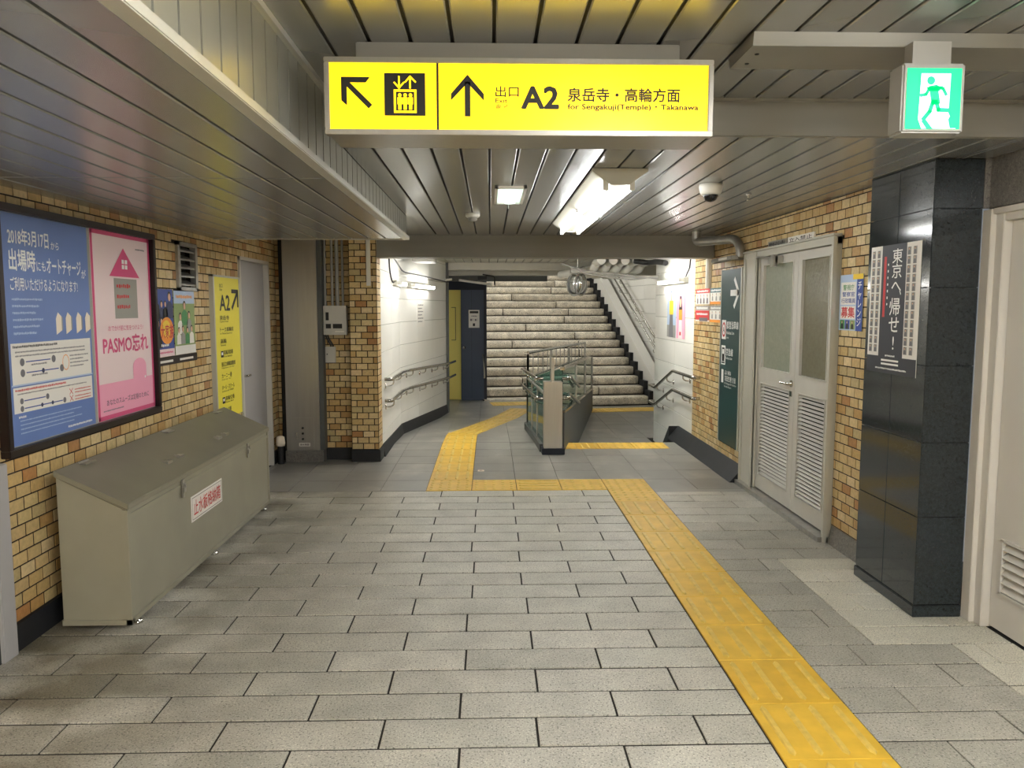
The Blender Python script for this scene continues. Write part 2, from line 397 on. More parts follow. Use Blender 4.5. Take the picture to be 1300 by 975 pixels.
# ramp on the left, landing beyond -------------------------------------
def zr(y): return 0 if y < YE else (-.14 if y > 12.0 else -.14*(y-YE)/(12.0-YE))
ramp = MB()
def quadslab(mb, x0, x1, y0, y1, zf, t=.03, g=.004):
    x0 += g/2; x1 -= g/2; y0 += g/2; y1 -= g/2
    mb.hexa([(x0,y0,zf(y0)-t),(x1,y0,zf(y0)-t),(x1,y1,zf(y1)-t),(x0,y1,zf(y1)-t),(x0,y0,zf(y0)),(x1,y0,zf(y0)),(x1,y1,zf(y1)),(x0,y1,zf(y1))]); return mb
sl = struct('floor_ramp', (-.3, 10, -.2))
bed = MB()
for a, b in ((YE, 12.0), (12.0, 15.2)):
    quadslab(bed, -1.5, .58 if a < 12 else 1.3, a, b, lambda y: zr(y)-.01, .3, 0)
bed.build('bedding', 'joint', sl)
rx = [-1.5, -1.322, -.935, -.548, -.161, .226, .56]
yy = YE
def seg2_x(y): return -.548+(y-9.7)*.255         # left edge of the bent tactile path
while yy < 14.6:
    y2 = min(yy+.385, 14.7)
    ex = .56 if yy < 10.4 else (.226+.387*(2 if yy < 12.5 else 3))
    xs = [x for x in [-1.5, -1.322, -.935, -.548, -.161, .226, .613, 1.0, 1.387] if x < ex]+[ex]
    for p, q in zip(xs, xs[1:]):
        if yy < 9.65 and -.56 < p < -.5: continue
        quadslab(MB(), p, q, yy, y2, zr).build('floor_tile', 'tile', sl)
    yy = y2
a = YE
for i in range(2):
    tact(TB, (-.548, a+.385*i, zr(a+.385*i)), EX, (0, 1, -.045), .387, .385, sl)
p0 = Vector((-.548, YE+.77, zr(YE+.77))); dirv = Vector((.255, 1, -.035)).normalized(); side = Vector((1, 0, 0))
# a wedge tile, then the turned run
MB().hexa([(-.548,9.68,zr(9.68)-.02),(-.161,9.68,zr(9.68)-.02),(-.16,9.72,zr(9.72)-.02),(-.53,10.0,zr(10.0)-.02),(-.548,9.68,zr(9.68)+.003),(-.161,9.68,zr(9.68)+.003),(-.16,9.72,zr(9.72)+.003),(-.53,10.0,zr(10.0)+.003)]).build('tactile_wedge', 'yellow', sl)
perp = Vector((dirv.y, -dirv.x, 0)).normalized()
cur = Vector((-.54, 9.86, zr(9.86)+.003))
for i in range(8):
    d_ = Vector((.27, 1, (zr(cur.y+.37)-zr(cur.y))/.37)).normalized()
    tact(TB, cur, perp, d_, .387, .42, sl); cur = cur+d_*.42; cur.z = zr(cur.y)+.003
# stair frame
th = math.radians(8)
SU = Vector((-math.cos(th), -math.sin(th), 0)); SD = Vector((-math.sin(th), math.cos(th), 0))
SP = Vector((3.03, 14.6, -.275)); SW = 3.19
for i in range(4):
    o_ = SP+SU*(SW-.08-.37*i)-SD*.72; tact(TD, (o_.x, o_.y, -.139), -SU, SD, .37, .5, sl)
# lower landing on the right -------------------------------------------
fl2 = struct('floor_landing', (1.8, 11, -.3))
box(.5, 4.2, 9.25, 18, -.45, -.285).build('bedding', 'joint', fl2)
box(.5, 2.6, YE+.02, 9.3, -.45, -.15).build('step_core', 'joint', fl2)
for p, q in zip([.6, 1.0, 1.387, 1.775, 2.3], [1.0, 1.387, 1.775, 2.3]):
    quadslab(MB(), p, q, YE+.03, 9.3, lambda y: -.1375).build('floor_tile', 'tile', fl2)
    quadslab(MB(), p, q, YE, YE+.03, lambda y: -.002, .14).build('edge_tile', 'tile', fl2)
yy = 9.3
while yy < 14.9:
    for p, q in zip([.6, 1.0, 1.4, 1.8, 2.2, 2.6, 3.0, 3.4], [1.0, 1.4, 1.8, 2.2, 2.6, 3.0, 3.4]):
        if p > 2.1 and yy < 10.6: continue
        if q < .9+(yy-9)*.16: continue
        quadslab(MB(), p, q, yy, yy+.4, lambda y: -.275).build('floor_tile', 'tile', fl2)
    yy += .4
for i in range(4):
    o_ = SP+SU*(.38*(i+1))-SD*.85; tact(TD, (o_.x, o_.y, -.273), -SU, SD, .38, .5, fl2)
o_ = box(-.12, -.06, 7.36, 7.42, 0, .0025).build('floor_marker', 'cream'); tag(o_, 'small pale square marker plate on grey floor tile beside yellow path', 'marker')
Board((-.12, 0, 0), EX, (0,0,1), o_)
mk = MB(); mk.box(-.108, -.072, 7.388, 7.392, .0025, .0032); mk.box(-.092, -.088, 7.372, 7.408, .0025, .0032); mk.build('cross_mark', 'ink', o_)
# ================================================================== WALLS
UB = bpy.data.meshes.new('brick'); _m = MB(); _m.obox(Vector((0,0,0)), EX, EY, EZ, 0, 1, 0, 1, 0, 1); 
def unit_brick(m):
    me = bpy.data.meshes.new('brick'); cx, cy = .02, .035
    v = [(0,0,0),(1,0,0),(1,1,0),(0,1,0),(0,0,.6),(1,0,.6),(1,1,.6),(0,1,.6),(cx,cy,1),(1-cx,cy,1),(1-cx,1-cy,1),(cx,1-cy,1)]
    fs = [(8,9,10,11)]
    for i in range(4):
        j = (i+1) % 4; fs += [(i,j,4+j,4+i),(4+i,4+j,8+j,8+i)]
    me.from_pydata(v, [], fs); me.materials.append(M[m]); return me, v, fs
UBR, UBv, UBf = unit_brick('brick')
def holes_slab(mb, O, U, N, L, z0, z1, holes, thick):
    us = sorted({0, L, *[h[0] for h in holes], *[h[1] for h in holes]}); zs = sorted({z0, z1, *[h[2] for h in holes], *[h[3] for h in holes]})
    us = [u for u in us if 0 <= u <= L]; zs = [z for z in zs if z0 <= z <= z1]
    for a, b in zip(us, us[1:]):
        for c, d in zip(zs, zs[1:]):
            um, zm = (a+b)/2, (c+d)/2
            if any(h[0] < um < h[1] and h[2] < zm < h[3] for h in holes): continue
            mb.obox(O, U, EZ, N, a, b, c, d, -thick, 0)
def brick_wall(root, O, U, N, L, z0, z1, holes=(), occl=(), bl=.114, bh=.062, limit=300, thick=.12, phase=0, zb=None):
    O = Vector(O); U = Vector(U); N = Vector(N); holes = list(holes)
    mb = MB(); holes_slab(mb, O, U, N, L, z0, z1, holes, thick); mb.build('grout_bed', 'grout', root)
    g = .0075; gu = .009; pieces = []; zb = z0 if zb is None else zb
    r = 0; z = zb
    while z < z1-.01:
        zt = min(z+bh, z1); off = (phase + (bl/2 if r % 2 else 0)) % bl - bl
        u = off
        while u < L:
            a, b, c, d = max(u, 0)+gu/2, min(u+bl, L)-gu/2, z+g/2, zt-g/2
            u += bl
            ok = True
            for h in holes:
                if a < h[1] and b > h[0] and c < h[3] and d > h[2]:
                    opts = [(a, h[0]-g, c, d), (h[1]+g, b, c, d), (a, b, c, h[2]-g), (a, b, h[3]+g, d)]
                    opts = [q for q in opts if q[1]-q[0] > .012 and q[3]-q[2] > .012]
                    if not opts: ok = False; break
                    a, b, c, d = max(opts, key=lambda q: (q[1]-q[0])*(q[3]-q[2]))
            if not ok or b-a < .012 or d-c < .012: continue
            hid = any(a > h[0] and b < h[1] and c > h[2] and d < h[3] for h in occl)
            P0 = proj(O+U*((a+b)/2)+EZ*((c+d)/2)); area = 0
            if P0 and 0 < P0[0] < 1300 and 0 < P0[1] < 975 and not hid:
                pa, pb, pc = proj(O+U*a+EZ*c), proj(O+U*b+EZ*c), proj(O+U*a+EZ*d)
                if pa and pb and pc: area = abs((pb[0]-pa[0])*(pc[1]-pa[1])-(pb[1]-pa[1])*(pc[0]-pa[0]))
            pieces.append((area, a, b, c, d))
        z += bh; r += 1
    pieces.sort(key=lambda p: -p[0]); rest = MB()
    for i, (ar, a, b, c, d) in enumerate(pieces):
        pr = .0028+random.uniform(-.0008, .0012)
        if ar > 0 and i < limit:
            inst('brick', UBR, root, frame_m(O+U*a+EZ*c, U, EZ, N, b-a, d-c, pr))
        else:
            rest.add([O+U*(a+v[0]*(b-a))+EZ*(c+v[1]*(d-c))+N*v[2]*pr for v in UBv], UBf)
    if rest.v: rest.build('brickwork', 'brick_i', root, kind='stuff')
ZC, ZU, ZS = 2.255, 2.40, 2.08      # lower ceiling, upper ceiling, soffit
wl = struct('wall_left', (X_L, 3, 0))
yo = 1.0
brick_wall(wl, (X_L, yo, 0), EY, EX, 8.0-yo, .0, ZC, holes=[(5.84, 6.72, 0, 1.97), (4.51, 4.84, 1.67, 2.0)],
           occl=[(2.55, 4.05, .93, 1.95), (2.75, 5.05, 0, .72), (5.2, 5.7, .72, 1.75)], zb=.125-.062*2)
box(X_L-.12, X_L, -4, yo, 0, ZU).build('plaster', 'brick_i', wl)
box(X_L, X_L+.018, 1.0, 6.80, 0, .125).build('baseboard_left', 'blackbase', None, 'structure')
box(X_L, X_L+.018, 7.74, 7.98, 0, .125).build('baseboard_left', 'blackbase', None, 'structure')
# wall facing the camera behind the column and pipes
wb = struct('wall_alcove', (-1.75, 8.0, 0))
brick_wall(wb, (X_L, 8.0, 0), EX, -EY, .80, .12, ZC, occl=[(.1, .44, .1, 2.2)], limit=200)
box(X_L, -1.35, 7.985, 8.12, 0, .12).build('baseboard_alcove', 'blackbase', None, 'structure')
wp = struct('wall_pier', (-1.26, 7.9, 0))
brick_wall(wp, (-1.39, 7.87, 0), EX, -EY, .27, .125, ZC, thick=.05, limit=200)
brick_wall(wp, (-1.12, 7.87, 0), EY, EX, .26, .125, ZC, thick=.05, limit=80)
box(-1.39, -1.17, 7.9, 8.13, 0, ZC).build('core', 'grout', wp)
mbb = MB(); mbb.box(-1.395, -1.105, 7.862, 8.13, 0, .12); mbb.build('baseboard_pier', 'blackbase', None, 'structure')
# white panelled walls ---------------------------------------------------
def panel_wall(root, A, B, z0, z1, pw=.9, ph=.285, zstart=None, m='white', thick=.08, face=1):
    A = Vector(A); B = Vector(B); U = (B-A).normalized(); L = (B-A).length
    N = Vector((U.y, -U.x, 0))*face
    MB().obox(A, U, EZ, N, 0, L, z0, z1, -thick, -.006).build('backing', 'whitej', root)
    z = z0 if zstart is None else zstart
    while z < z1-.02:
        zt = min(z+ph, z1); u = 0
        while u < L-.02:
            ut = min(u+pw, L)
            lo = max(z, z0)
            if zt-lo > .02: MB().obox(A, U, EZ, N, u+.002, ut-.002, lo+.003, zt-.003, -.01, 0, .002).build('wall_panel', m, root)
            u = ut
        z += ph
ww = struct('wall_white_left', (-1, 10, 0))
panel_wall(ww, (-1.12, 8.13, 0), (-1.12, 9.9, 0), -.15, 2.3, pw=.88, zstart=-.06)
panel_wall(ww, (-1.12, 9.9, 0), (-.70, 12.62, 0), -.2, 2.3, pw=.92, zstart=-.06)
def skirt(name, pts, h, d, m='blackbase', zf=lambda y: 0, face=1):
    mb = MB()
    for A, B in zip(pts, pts[1:]):
        A = Vector(A); B = Vector(B); U = (B-A).normalized(); N = Vector((U.y, -U.x, 0))*face
        q = []
        for P in (A, B):
            z = zf(P.y); q.append([P+EZ*(z-.02)-N*.02, P+EZ*(z-.02)+N*d, P+EZ*z+N*d, P+EZ*(z+h)+N*.008, P+EZ*(z+h)-N*.02])
        mb.add(q[0]+q[1], [(4,3,2,1,0),(5,6,7,8,9)]+[(i,(i+1)%5,5+(i+1)%5,5+i) for i in range(5)])
    return mb.build(name, m, None, 'structure')
skirt('baseboard_white', [(-1.12,8.13,0),(-1.12,9.9,0),(-.70,12.62,0)], .13, .03, zf=zr)
# right walls -------------------------------------------------------------
wr = struct('wall_right', (X_R, 6, 0))
# u runs from far to near: u = 8.65 - y
brick_wall(wr, (X_R, 8.65, 0), -EY, -EX, 8.65-4.35, .0, ZC, holes=[(8.65-6.80, 8.65-5.03, 0, 2.0)], occl=[(1.12, 1.72, .3, 1.88), (.06, 1.13, 1.42, 1.73)], zb=.0)
skirt('baseboard_right', [(X_R,6.82,0),(X_R,9.25,0)], .14, .13, face=-1)
skirt('baseboard_right', [(X_R,4.42,0),(X_R,5.01,0)], .12, .03, m='grgranite', face=-1)
MB().prism([Vector((X_R,9.25,-.02)), Vector((X_R,9.25,.14)), Vector((X_R,9.55,-.1)), Vector((X_R,9.55,-.15))], (0,0,0), (-.12,0,0)).build('baseboard_end', 'blackbase', None, 'structure')
wwr = struct('wall_white_right', (X_R, 10, 0))
panel_wall(wwr, (X_R, 8.65, 0), (X_R, 10.7, 0), -.4, 2.3, face=-1, zstart=-.57)
panel_wall(wwr, (X_R, 10.7, 0), (3.40, 14.35, 0), -.4, 2.9, face=-1, zstart=-.57)
q0 = Vector((3.40, 14.35, 0)); q1 = q0+SD*6
panel_wall(wwr, q0, q1, -.4, 4.8, face=-1, zstart=-.57)
# ================================================================== GRANITE PILLAR, RIGHT DOOR
pil = struct('pillar', (2.25, 4.05, 0))
box(2.135, 2.36, 3.785, 4.385, 0, ZC).build('core', 'black', pil)
zs = [.062, .51, .885, 1.265, 1.645, 2.02, ZC]
for a, b in zip(zs, zs[1:]):
    for c, d in ((3.77, 4.09), (4.09, 4.40)): MB().obox(Vector((2.14, 0, 0)), EY, EZ, -EX, c+.0012, d-.0012, a+.0012, b-.0012, 0, .02, .002).build('stone_panel', 'black', pil)
    MB().obox(Vector((0, 3.79, 0)), EX, EZ, -EY, 2.1212, 2.36, a+.0012, b-.0012, 0, .02, .002).build('stone_panel', 'black', pil)
box(2.113, 2.36, 3.763, 4.405, 0, .06).build('plinth', 'black', pil, bevel=.004)
wn = struct('wall_right_near', (2.4, 2.5, 0))
box(2.402, 2.55, 3.70, 3.785, 0, ZC).build('return', 'grgranite', wn)
for a, b in ((3.77, 3.18), (3.18, 2.5), (2.5, 1.8), (1.8, 1.1)): MB().obox(Vector((2.42, 0, 0)), EY, EZ, -EX, b+.002, a-.002, 2.02, ZU, -.03, .03, .002).build('stone_panel', 'grgranite', wn)
box(2.45, 2.55, 2.62, 3.62, 1.9, ZU).build('core', 'grgranite', wn)
box(2.42, 2.55, -4, 2.62, 0, ZU).build('plaster', 'grgranite', wn)
MB().obox(Vector((0, 3.79, 0)), EX, EZ, -EY, 2.362, 2.42, 2.02, ZC, 0, .02).build('stone_panel', 'grgranite', wn)
dn = struct('door_2', (2.43, 3.1, 0))
mf = MB(); mf.box(2.36, 2.40, 3.70, 3.768, 0, 2.01); mf.box(2.385, 2.45, 3.645, 3.705, 0, 2.01); mf.box(2.39, 2.45, 2.62, 3.65, 1.95, 2.01); mf.box(2.39, 2.45, 2.60, 2.66, 0, 2.01); mf.box(2.365, 2.40, 2.6, 3.70, 1.985, 2.012)
mf.build('door_frame', 'doorw', dn, bevel=.003)
lf = MB(); holes_slab(lf, Vector((2.425, 3.64, 0)), -EY, -EX, .97, .012, 1.948, [(.07, .55, .2, .445)], .04)
leaf = lf.build('door_leaf', 'doorw', dn)
box(2.45, 2.47, 3.05, 3.6, .15, .5).build('vent_shadow', 'gap', leaf)
for i in range(6):
    z = .205+i*.04; MB().hexa([(2.421,3.09,z),(2.445,3.09,z+.012),(2.445,3.57,z+.012),(2.421,3.57,z),(2.421,3.09,z+.004),(2.445,3.09,z+.026),(2.445,3.57,z+.026),(2.421,3.57,z+.004)]).build('louvre', 'doorw', leaf)
mv = MB(); mv.box(2.418,2.427,3.565,3.578,.19,.455); mv.box(2.418,2.427,3.08,3.578,.187,.2); mv.box(2.418,2.427,3.08,3.578,.445,.458); mv.build('louvre_frame', 'doorw', leaf)
MB().tube([(2.425,2.78,.95),(2.38,2.78,.95),(2.38,2.88,.95)], .011, bend=.02).build('door_handle', 'chrome', leaf)
# ---- double door in the brick wall
dd = struct('door_1', (X_R, 5.9, 0))
f = MB()
f.box(2.20, 2.33, 5.03, 5.07, 0, 2.0); f.box(2.205, 2.33, 6.50, 6.80, 0, 2.0); f.box(2.20, 2.33, 5.03, 6.80, 1.955, 2.005); f.box(2.185, 2.24, 5.012, 6.82, 2.006, 2.02)
f.box(2.19, 2.215, 6.775, 6.805, 0, 2.0); f.box(2.19, 2.215, 6.50, 6.525, 0, 2.0); f.box(2.19, 2.215, 5.022, 5.05, 0, 2.0)
f.build('door_frame', 'frame', dd)
box(2.16, 2.33, 5.03, 6.80, 0, .035).build('threshold', 'galv', dd)
box(2.42, 2.44, 5.0, 6.6, 0, 2.0).build('curtain', 'frame', dd)
def leafd(y0, y1, glassm, handle):     # y0 near, y1 far
    lf = MB(); O = Vector((2.235, y1, 0)); L = y1-y0; st = .085
    g = (st, L-st, 1.06, 1.885); lv = (st, L-st, .17, .925)
    holes_slab(lf, O, -EY, -EX, L, .045, 1.95, [g, lv], .035)
    for h in (g, lv):        # beads round the openings
        for q in ((h[0]-.008, h[0], h[2]-.008, h[3]+.008), (h[1], h[1]+.008, h[2]-.008, h[3]+.008), (h[0], h[1], h[2]-.008, h[2]), (h[0], h[1], h[3], h[3]+.008)):
            lf.obox(O, -EY, EZ, -EX, q[0], q[1], q[2], q[3], 0, .006)
    leaf = lf.build('door_leaf', 'door', dd)
    MB().obox(O, -EY, EZ, -EX, g[0]-.005, g[1]+.005, g[2]-.005, g[3]+.005, -.022, -.015).build('glass_pane', glassm, leaf)
    n = 27; dz = (lv[3]-lv[2])/n
    MB().obox(O, -EY, EZ, -EX, lv[0], lv[1], lv[2], lv[3], -.035, -.028).build('vent_shade', 'gap', leaf)  # dark sheet standing in for the shadow under each slat lip
    me = None
    for i in range(n):
        z = lv[2]+i*dz
        if me is None:
            q_ = [(-.002, .30), (.003, .26), (.020, .74), (.016, .80)]
            A_, B_ = O-EY*lv[0], O-EY*lv[1]
            o = MB().prism([A_+EX*a+EZ*(z+dz*b) for a, b in q_], A_, B_).build('slat', 'door', leaf); me = o
        else:
            c = me.copy(); COL.objects.link(c); c.parent = leaf; c.location = me.location+EZ*(dz*i)
    if handle:
        hb = MB(); hb.lathe((2.235, y0+.05, .985), [(.026,0),(.026,.008),(.012,.012),(.012,.04)], 16, (-1,0,0)); hb.tube([(2.195, y0+.05, .985),(2.19,y0+.16,.985)], [.012,.009]); hb.box(2.228,2.236,y0+.03,y0+.07,.89,.93)
        hb.build('door_handle', 'chrome', leaf)
    return leaf
leafd(5.075, 5.70, 'frostd', False); leafd(5.705, 6.495, 'frost', True)
cl = MB(); cl.box(2.17, 2.23, 6.0, 6.16, 1.885, 1.94); cl.tube([(2.18,6.08,1.93),(2.13,6.25,1.945),(2.185,6.46,1.955)], .007); cl.box(2.15,2.19,6.0,6.05,1.86,1.95); cl.build('door_closer', 'steel', dd)
# ================================================================== CEILINGS
ce = struct('ceiling', (0, 3, ZC))
box(-.66, 2.6, 3.31, 8.2, ZC+.012, ZC+.06).build('ceiling_backing', 'gap', ce)
unitp = {}
def planks(root, x0, x1, ys, z, pitch=.131, m='plank', gap=.011, down=True, th=.012):
    key = (m,)
    if key not in unitp:
        me = bpy.data.meshes.new('plank'); e = .035
        v = [(0,0,1),(1,0,1),(1,1,1),(0,1,1),(0,0,.3),(1,0,.3),(1,1,.3),(0,1,.3),(e,.002,0),(1-e,.002,0),(1-e,.998,0),(e,.998,0)]
        fs = [(3,2,1,0),(11,10,9,8)]
        for i in range(4):
            j = (i+1) % 4; fs += [(j,i,4+i,4+j),(4+j,4+i,8+i,8+j)]
        me.from_pydata(v, [], fs); me.materials.append(M[m]); bm = bmesh.new(); bm.from_mesh(me); bmesh.ops.recalc_face_normals(bm, faces=bm.faces); bm.to_mesh(me); bm.free(); unitp[key] = me
    x = x0
    while x < x1-.02:
        xe = min(x+pitch, x1)
        for a, b in zip(ys, ys[1:]):
            inst('plank', unitp[key], root, frame_m(Vector((x+gap/2, a+.002, z)), EX, EY, EZ, xe-x-gap, b-a-.004, th))
        x += pitch
planks(ce, -.655, 1.18, [3.312, 7.7, 7.9], ZC); planks(ce, 1.179, 2.25, [3.312, 4.62, 5.1, 7.7, 7.9], ZC)
planks(ce, 2.25, 2.42, [3.312, 3.79], ZC)
cu = struct('ceiling_upper', (0, 1, ZU))
box(-.66, 2.6, -4, 3.33, ZU+.012, ZU+.06).build('ceiling_backing', 'gap', cu)
planks(cu, -.655, 2.42, [-3.9, 0, 3.3], ZU, pitch=.134)
cb = struct('trim_1', (0, 3.31, ZC))
box(-.655, 2.55, 3.295, 3.33, ZC-.002, ZU+.01).build('beam_face', 'beam', cb); box(-.66, 2.42, 3.285, 3.3, ZU-.012, ZU).build('edge_strip', 'beam', cb)
cs = struct('ceiling_soffit', (-1.4, 2, ZS))
box(X_L, -.66, -4, 6.255, ZS+.012, ZS+.05).build('ceiling_backing', 'gap', cs)
planks(cs, -2.15, -.672, [-3.9, 0, 3.35, 6.25], ZS, pitch=.1345)
# fascia of vertical planks
box(-.70, -.662, -4, 6.25, ZS+.04, ZU+.02).build('fascia_backing', 'gap', cs)
box(-.675, -.628, -4, 6.262, ZS-.006, ZS+.022).build('edge_rail', 'plank_f', cs, bevel=.003)
box(-.664, -.63, -4, 3.29, ZU-.02, ZU+.0).build('top_rail', 'plank_f', cs)
box(X_L, -.66, 6.25, 6.275, ZS-.006, ZC+.02).build('soffit_end', 'plank_f', cs)
y = -3.9; fme = None
while y < 6.2:
    zt = ZU-.02 if y < 3.28 else ZC-.002
    MB().obox(Vector((-.655, 0, 0)), EY, EZ, EX, y+.006, min(y+.131, 6.25)-.006, ZS+.02, zt, -.006, .006, 0).build('fascia_plank', 'fascia', cs); y += .131
box(X_L, -.60, 6.25, 8.2, ZC, ZC+.05).build('ceiling_alcove', 'plank', cs)
# far beam and the ceiling beyond it
fb_ = struct('trim_2', (.5, 8, 2.04))
box(-1.175, 2.24, 7.88, 8.12, 2.04, ZC+.02).build('beam_body', 'beam', fb_, bevel=.004)
c3 = struct('ceiling_far', (.5, 11, ZC))
box(-1.6, 2.6, 8.12, 13.6, ZC+.012, ZC+.06).build('ceiling_backing', 'gap', c3)
planks(c3, -1.19, 2.25, [8.12, 12.6, 13.5], ZC, m='plank_f')
planks(c3, 2.25, 3.3, [11.2, 13.5], ZC, m='plank_f')
b3 = struct('trim_3', (.5, 13.6, 2.1))
box(-1.2, 3.6, 13.5, 13.75, 2.09, 2.5).build('beam_body', 'plank_f', b3, bevel=.004)
box(-.8, 1.0, 13.8, 13.95, 2.0, 2.12).build('beam_body', 'darkg', b3)
# sloped ceiling over the stairs and walls at their sides
c4 = struct('ceiling_stairs', (1, 16, 2.5))
MB().hexa([(-2.5,13.75,2.5),(4.2,13.75,2.5),(3.5,21,5.3),(-3.2,21,5.3),(-2.5,13.75,2.6),(4.2,13.75,2.6),(3.5,21,5.4),(-3.2,21,5.4)]).build('ceiling_slab', 'white', c4)
wsl = struct('wall_stairs_left', (-.5, 16, 0)); l0 = SP+SU*(SW+.12); l0.z = 0
panel_wall(wsl, l0+SD*.4, l0+SD*6, -.3, 5, face=1)
wst = struct('wall_stairs_top', (1, 20.5, 0)); MB().obox(SP+SD*7+SU*-1, SU, EZ, -SD, 0, 6, -.3, 6, -.1, 0).build('wall_slab', 'white', wst)
box(-2.4, -.62, 14.9, 15.0, -.3, 3).build('wall_lobby', 'white', wsl)
wre = struct('wall_rear', (0, -4, 0)); box(-2.3, 2.6, -4.1, -4, 0, 2.6).build('wall_slab', 'brick_i', wre)  # unseen wall added to close off the open passage for reflections
# ================================================================== STAIRS
st = struct('staircase', SP)
NS, RI, TR = 17, .163, .302
core = MB()
for i in range(NS):
    a = SP+SD*(TR*i+.03)
    core.obox(a, SU, EZ, SD, -.0, SW, -.1, RI*(i+1)-.012, -.012, TR*(NS-i)+.8 if i == NS-1 else TR+.05)
core.build('stair_core', 'riser', st)
def stair_slab(u0, u1, i, seed):
    rr = random.Random(seed); mb = MB(); n = max(3, int((u1-u0)/.16)); zt = RI*(i+1); z0 = zt-.147
    prof = [(.05, 0), (.004, .003), (-.006, .03), (-.010, .07), (-.006, .115), (.006, .138), (.028, .147), (.30, .147), (.30, 0)]
    vs = []
    for k in range(n+1):
        u = u0+(u1-u0)*k/n; j = rr.uniform(-.005, .005); jz = rr.uniform(-.004, .003)
        e = .006 if k in (0, n) else 0
        for q, (d, z) in enumerate(prof):
            vs.append(SP+SU*u+SD*(TR*i+d+(j+e if q < 7 else 0))+EZ*(z0+z+(jz if 2 < q < 7 else 0)))
    m_ = len(prof)
    fs = [(k*m_+q, k*m_+(q+1)%m_, (k+1)*m_+(q+1)%m_, (k+1)*m_+q) for k in range(n) for q in range(m_)]+[tuple(range(m_)), tuple(range(n*m_, (n+1)*m_))[::-1]]
    mb.add(vs, fs); mb.sm = [True]*(len(fs)-2)+[False]*2
    mb.build('stone_slab', 'stone', st)
for i in range(NS):
    j = (1.02 if i % 2 else 1.95)+random.uniform(-.12, .12)
    cuts = [0.06, j-.03*i*0, SW-.02]
    if i % 4 == 2: cuts = [0.06, .95+random.uniform(-.1,.1), 2.35, SW-.02]
    for a, b in zip(cuts, cuts[1:]): stair_slab(a+.009, b-.009, i, i*7+int(a*10))
# stringer beside the wall: dark stepped skirting, sloping white band
srb = struct('trim_4', SP)
dk = MB()
for i in range(NS): dk.obox(SP+SD*(TR*i-.02), SU, EZ, SD, -.03, .055, -.05, RI*(i+1)+.10, 0, TR-.01, .006)
dk.build('stepped_skirting', 'blackbase', srb)
sl_ = RI/TR
def SPt(u, d, z): return SP+SU*u+SD*d+EZ*z
MB().hexa([SPt(-.02,-.1,-.2),SPt(-.22,-.1,-.2),SPt(-.22,5.2,-.2),SPt(-.02,5.2,-.2),SPt(-.02,-.1,.42),SPt(-.22,-.1,.42),SPt(-.22,5.2,.42+5.3*sl_),SPt(-.02,5.2,.42+5.3*sl_)]).build('sloped_band', 'white', srb)
# ================================================================== THINGS
# ---- storage bin --------------------------------------------------------
bn = thing('storage_bin', (-1.89, 4.9, 0), 'long grey metal storage bin with sloping lid against left brick wall', 'storage box')
x0, x1, y0, y1, hf, hb = -2.05, -1.727, 3.71, 6.08, .622, .785
def xz(poly, ya, yb, mb=None): return (mb or MB()).prism([Vector((x, ya, z)) for x, z in poly], (0,ya,0), (0,yb,0))
xz([(x0,.035),(x1,.035),(x1,hf-.03),(x0,hb-.03)], y0, y1).build('body', 'binm', bn, bevel=.004)
xz([(x0-.004,hb-.028),(x1+.014,hf-.028),(x1+.014,hf),(x0-.004,hb)], y0-.012, y1+.012).build('lid', 'binl', bn, bevel=.003)
e = MB(); e.box(x1-.002,x1+.008,y0-.004,y0+.02,.035,hf-.03); e.box(x1-.002,x1+.008,y1-.02,y1+.004,.035,hf-.03); e.box(x1-.002,x1+.008,y0,y1,.035,.06); e.box(x1-.002,x1+.006,y0,y1,hf-.075,hf-.055); e.box(x0,x1+.006,y0-.008,y0+.002,.03,.055); e.box(x1-.02,x1+.006,y0-.008,y0+.002,.03,hf-.03)
e.build('edge_angle', 'binm', bn)
for yy in (y0+.1, (y0+y1)/2, y1-.1):
    for xx in (x0+.05, x1-.02): MB().lathe((xx, yy, 0), [(.028,0),(.028,.012),(.009,.016),(.009,.04)], 14).build('foot', 'chrome', bn)
for yy in (4.37, 5.55):
    h = MB(); h.box(x1+.008,x1+.016,yy-.013,yy+.013,hf-.13,hf-.03); h.box(x1+.014,x1+.024,yy-.016,yy+.016,hf-.1,hf-.07); h.tube([(x1+.02,yy-.01,hf-.05),(x1+.03,yy,hf-.07),(x1+.02,yy+.01,hf-.05)], .003, 6); h.build('hasp', 'steel', bn)
sl2 = (hb-hf)/(x0-x1); 
def lidz(x): return hf+(x-x1)*sl2
for yy in (4.45, 4.62, 5.28, 5.42):
    xx = -1.83+ (0 if yy in (4.45,5.28) else .0)
    g_ = MB(); g_.box(xx-.02,xx+.02,yy-.035,yy+.035,lidz(xx)-.004,lidz(xx)+.012); g_.tube([(xx-.015,yy-.03,lidz(xx)+.014),(xx+.015,yy-.03,lidz(xx)+.012)], .006, 6); g_.build('catch', 'steel', bn)
for yy in (3.95, 4.95, 5.85):
    g_ = MB(); xx = x0+.02; g_.box(xx-.025,xx+.03,yy-.05,yy+.05,lidz(xx)-.004,lidz(xx)+.004); g_.tube([(xx-.012,yy-.05,lidz(xx)+.005),(xx-.012,yy+.05,lidz(xx)+.005)], .006, 6); g_.build('hinge', 'steel', bn)
lb = MB().box(x1+.001, x1+.003, 4.50, 5.02, .31, .46).build('name_label', 'paper', bn, label='white label with red lettering')
B = Board((x1+.003, 4.50, .31), EY, EX, lb)
B.line([(.015,.012),(.505,.012),(.505,.138),(.015,.138),(.015,.012)], .003, 'ink', 1, 'border'); B.text('止水板格納箱', .035, .03, .485, .12, 'inkr', .012); B.done()
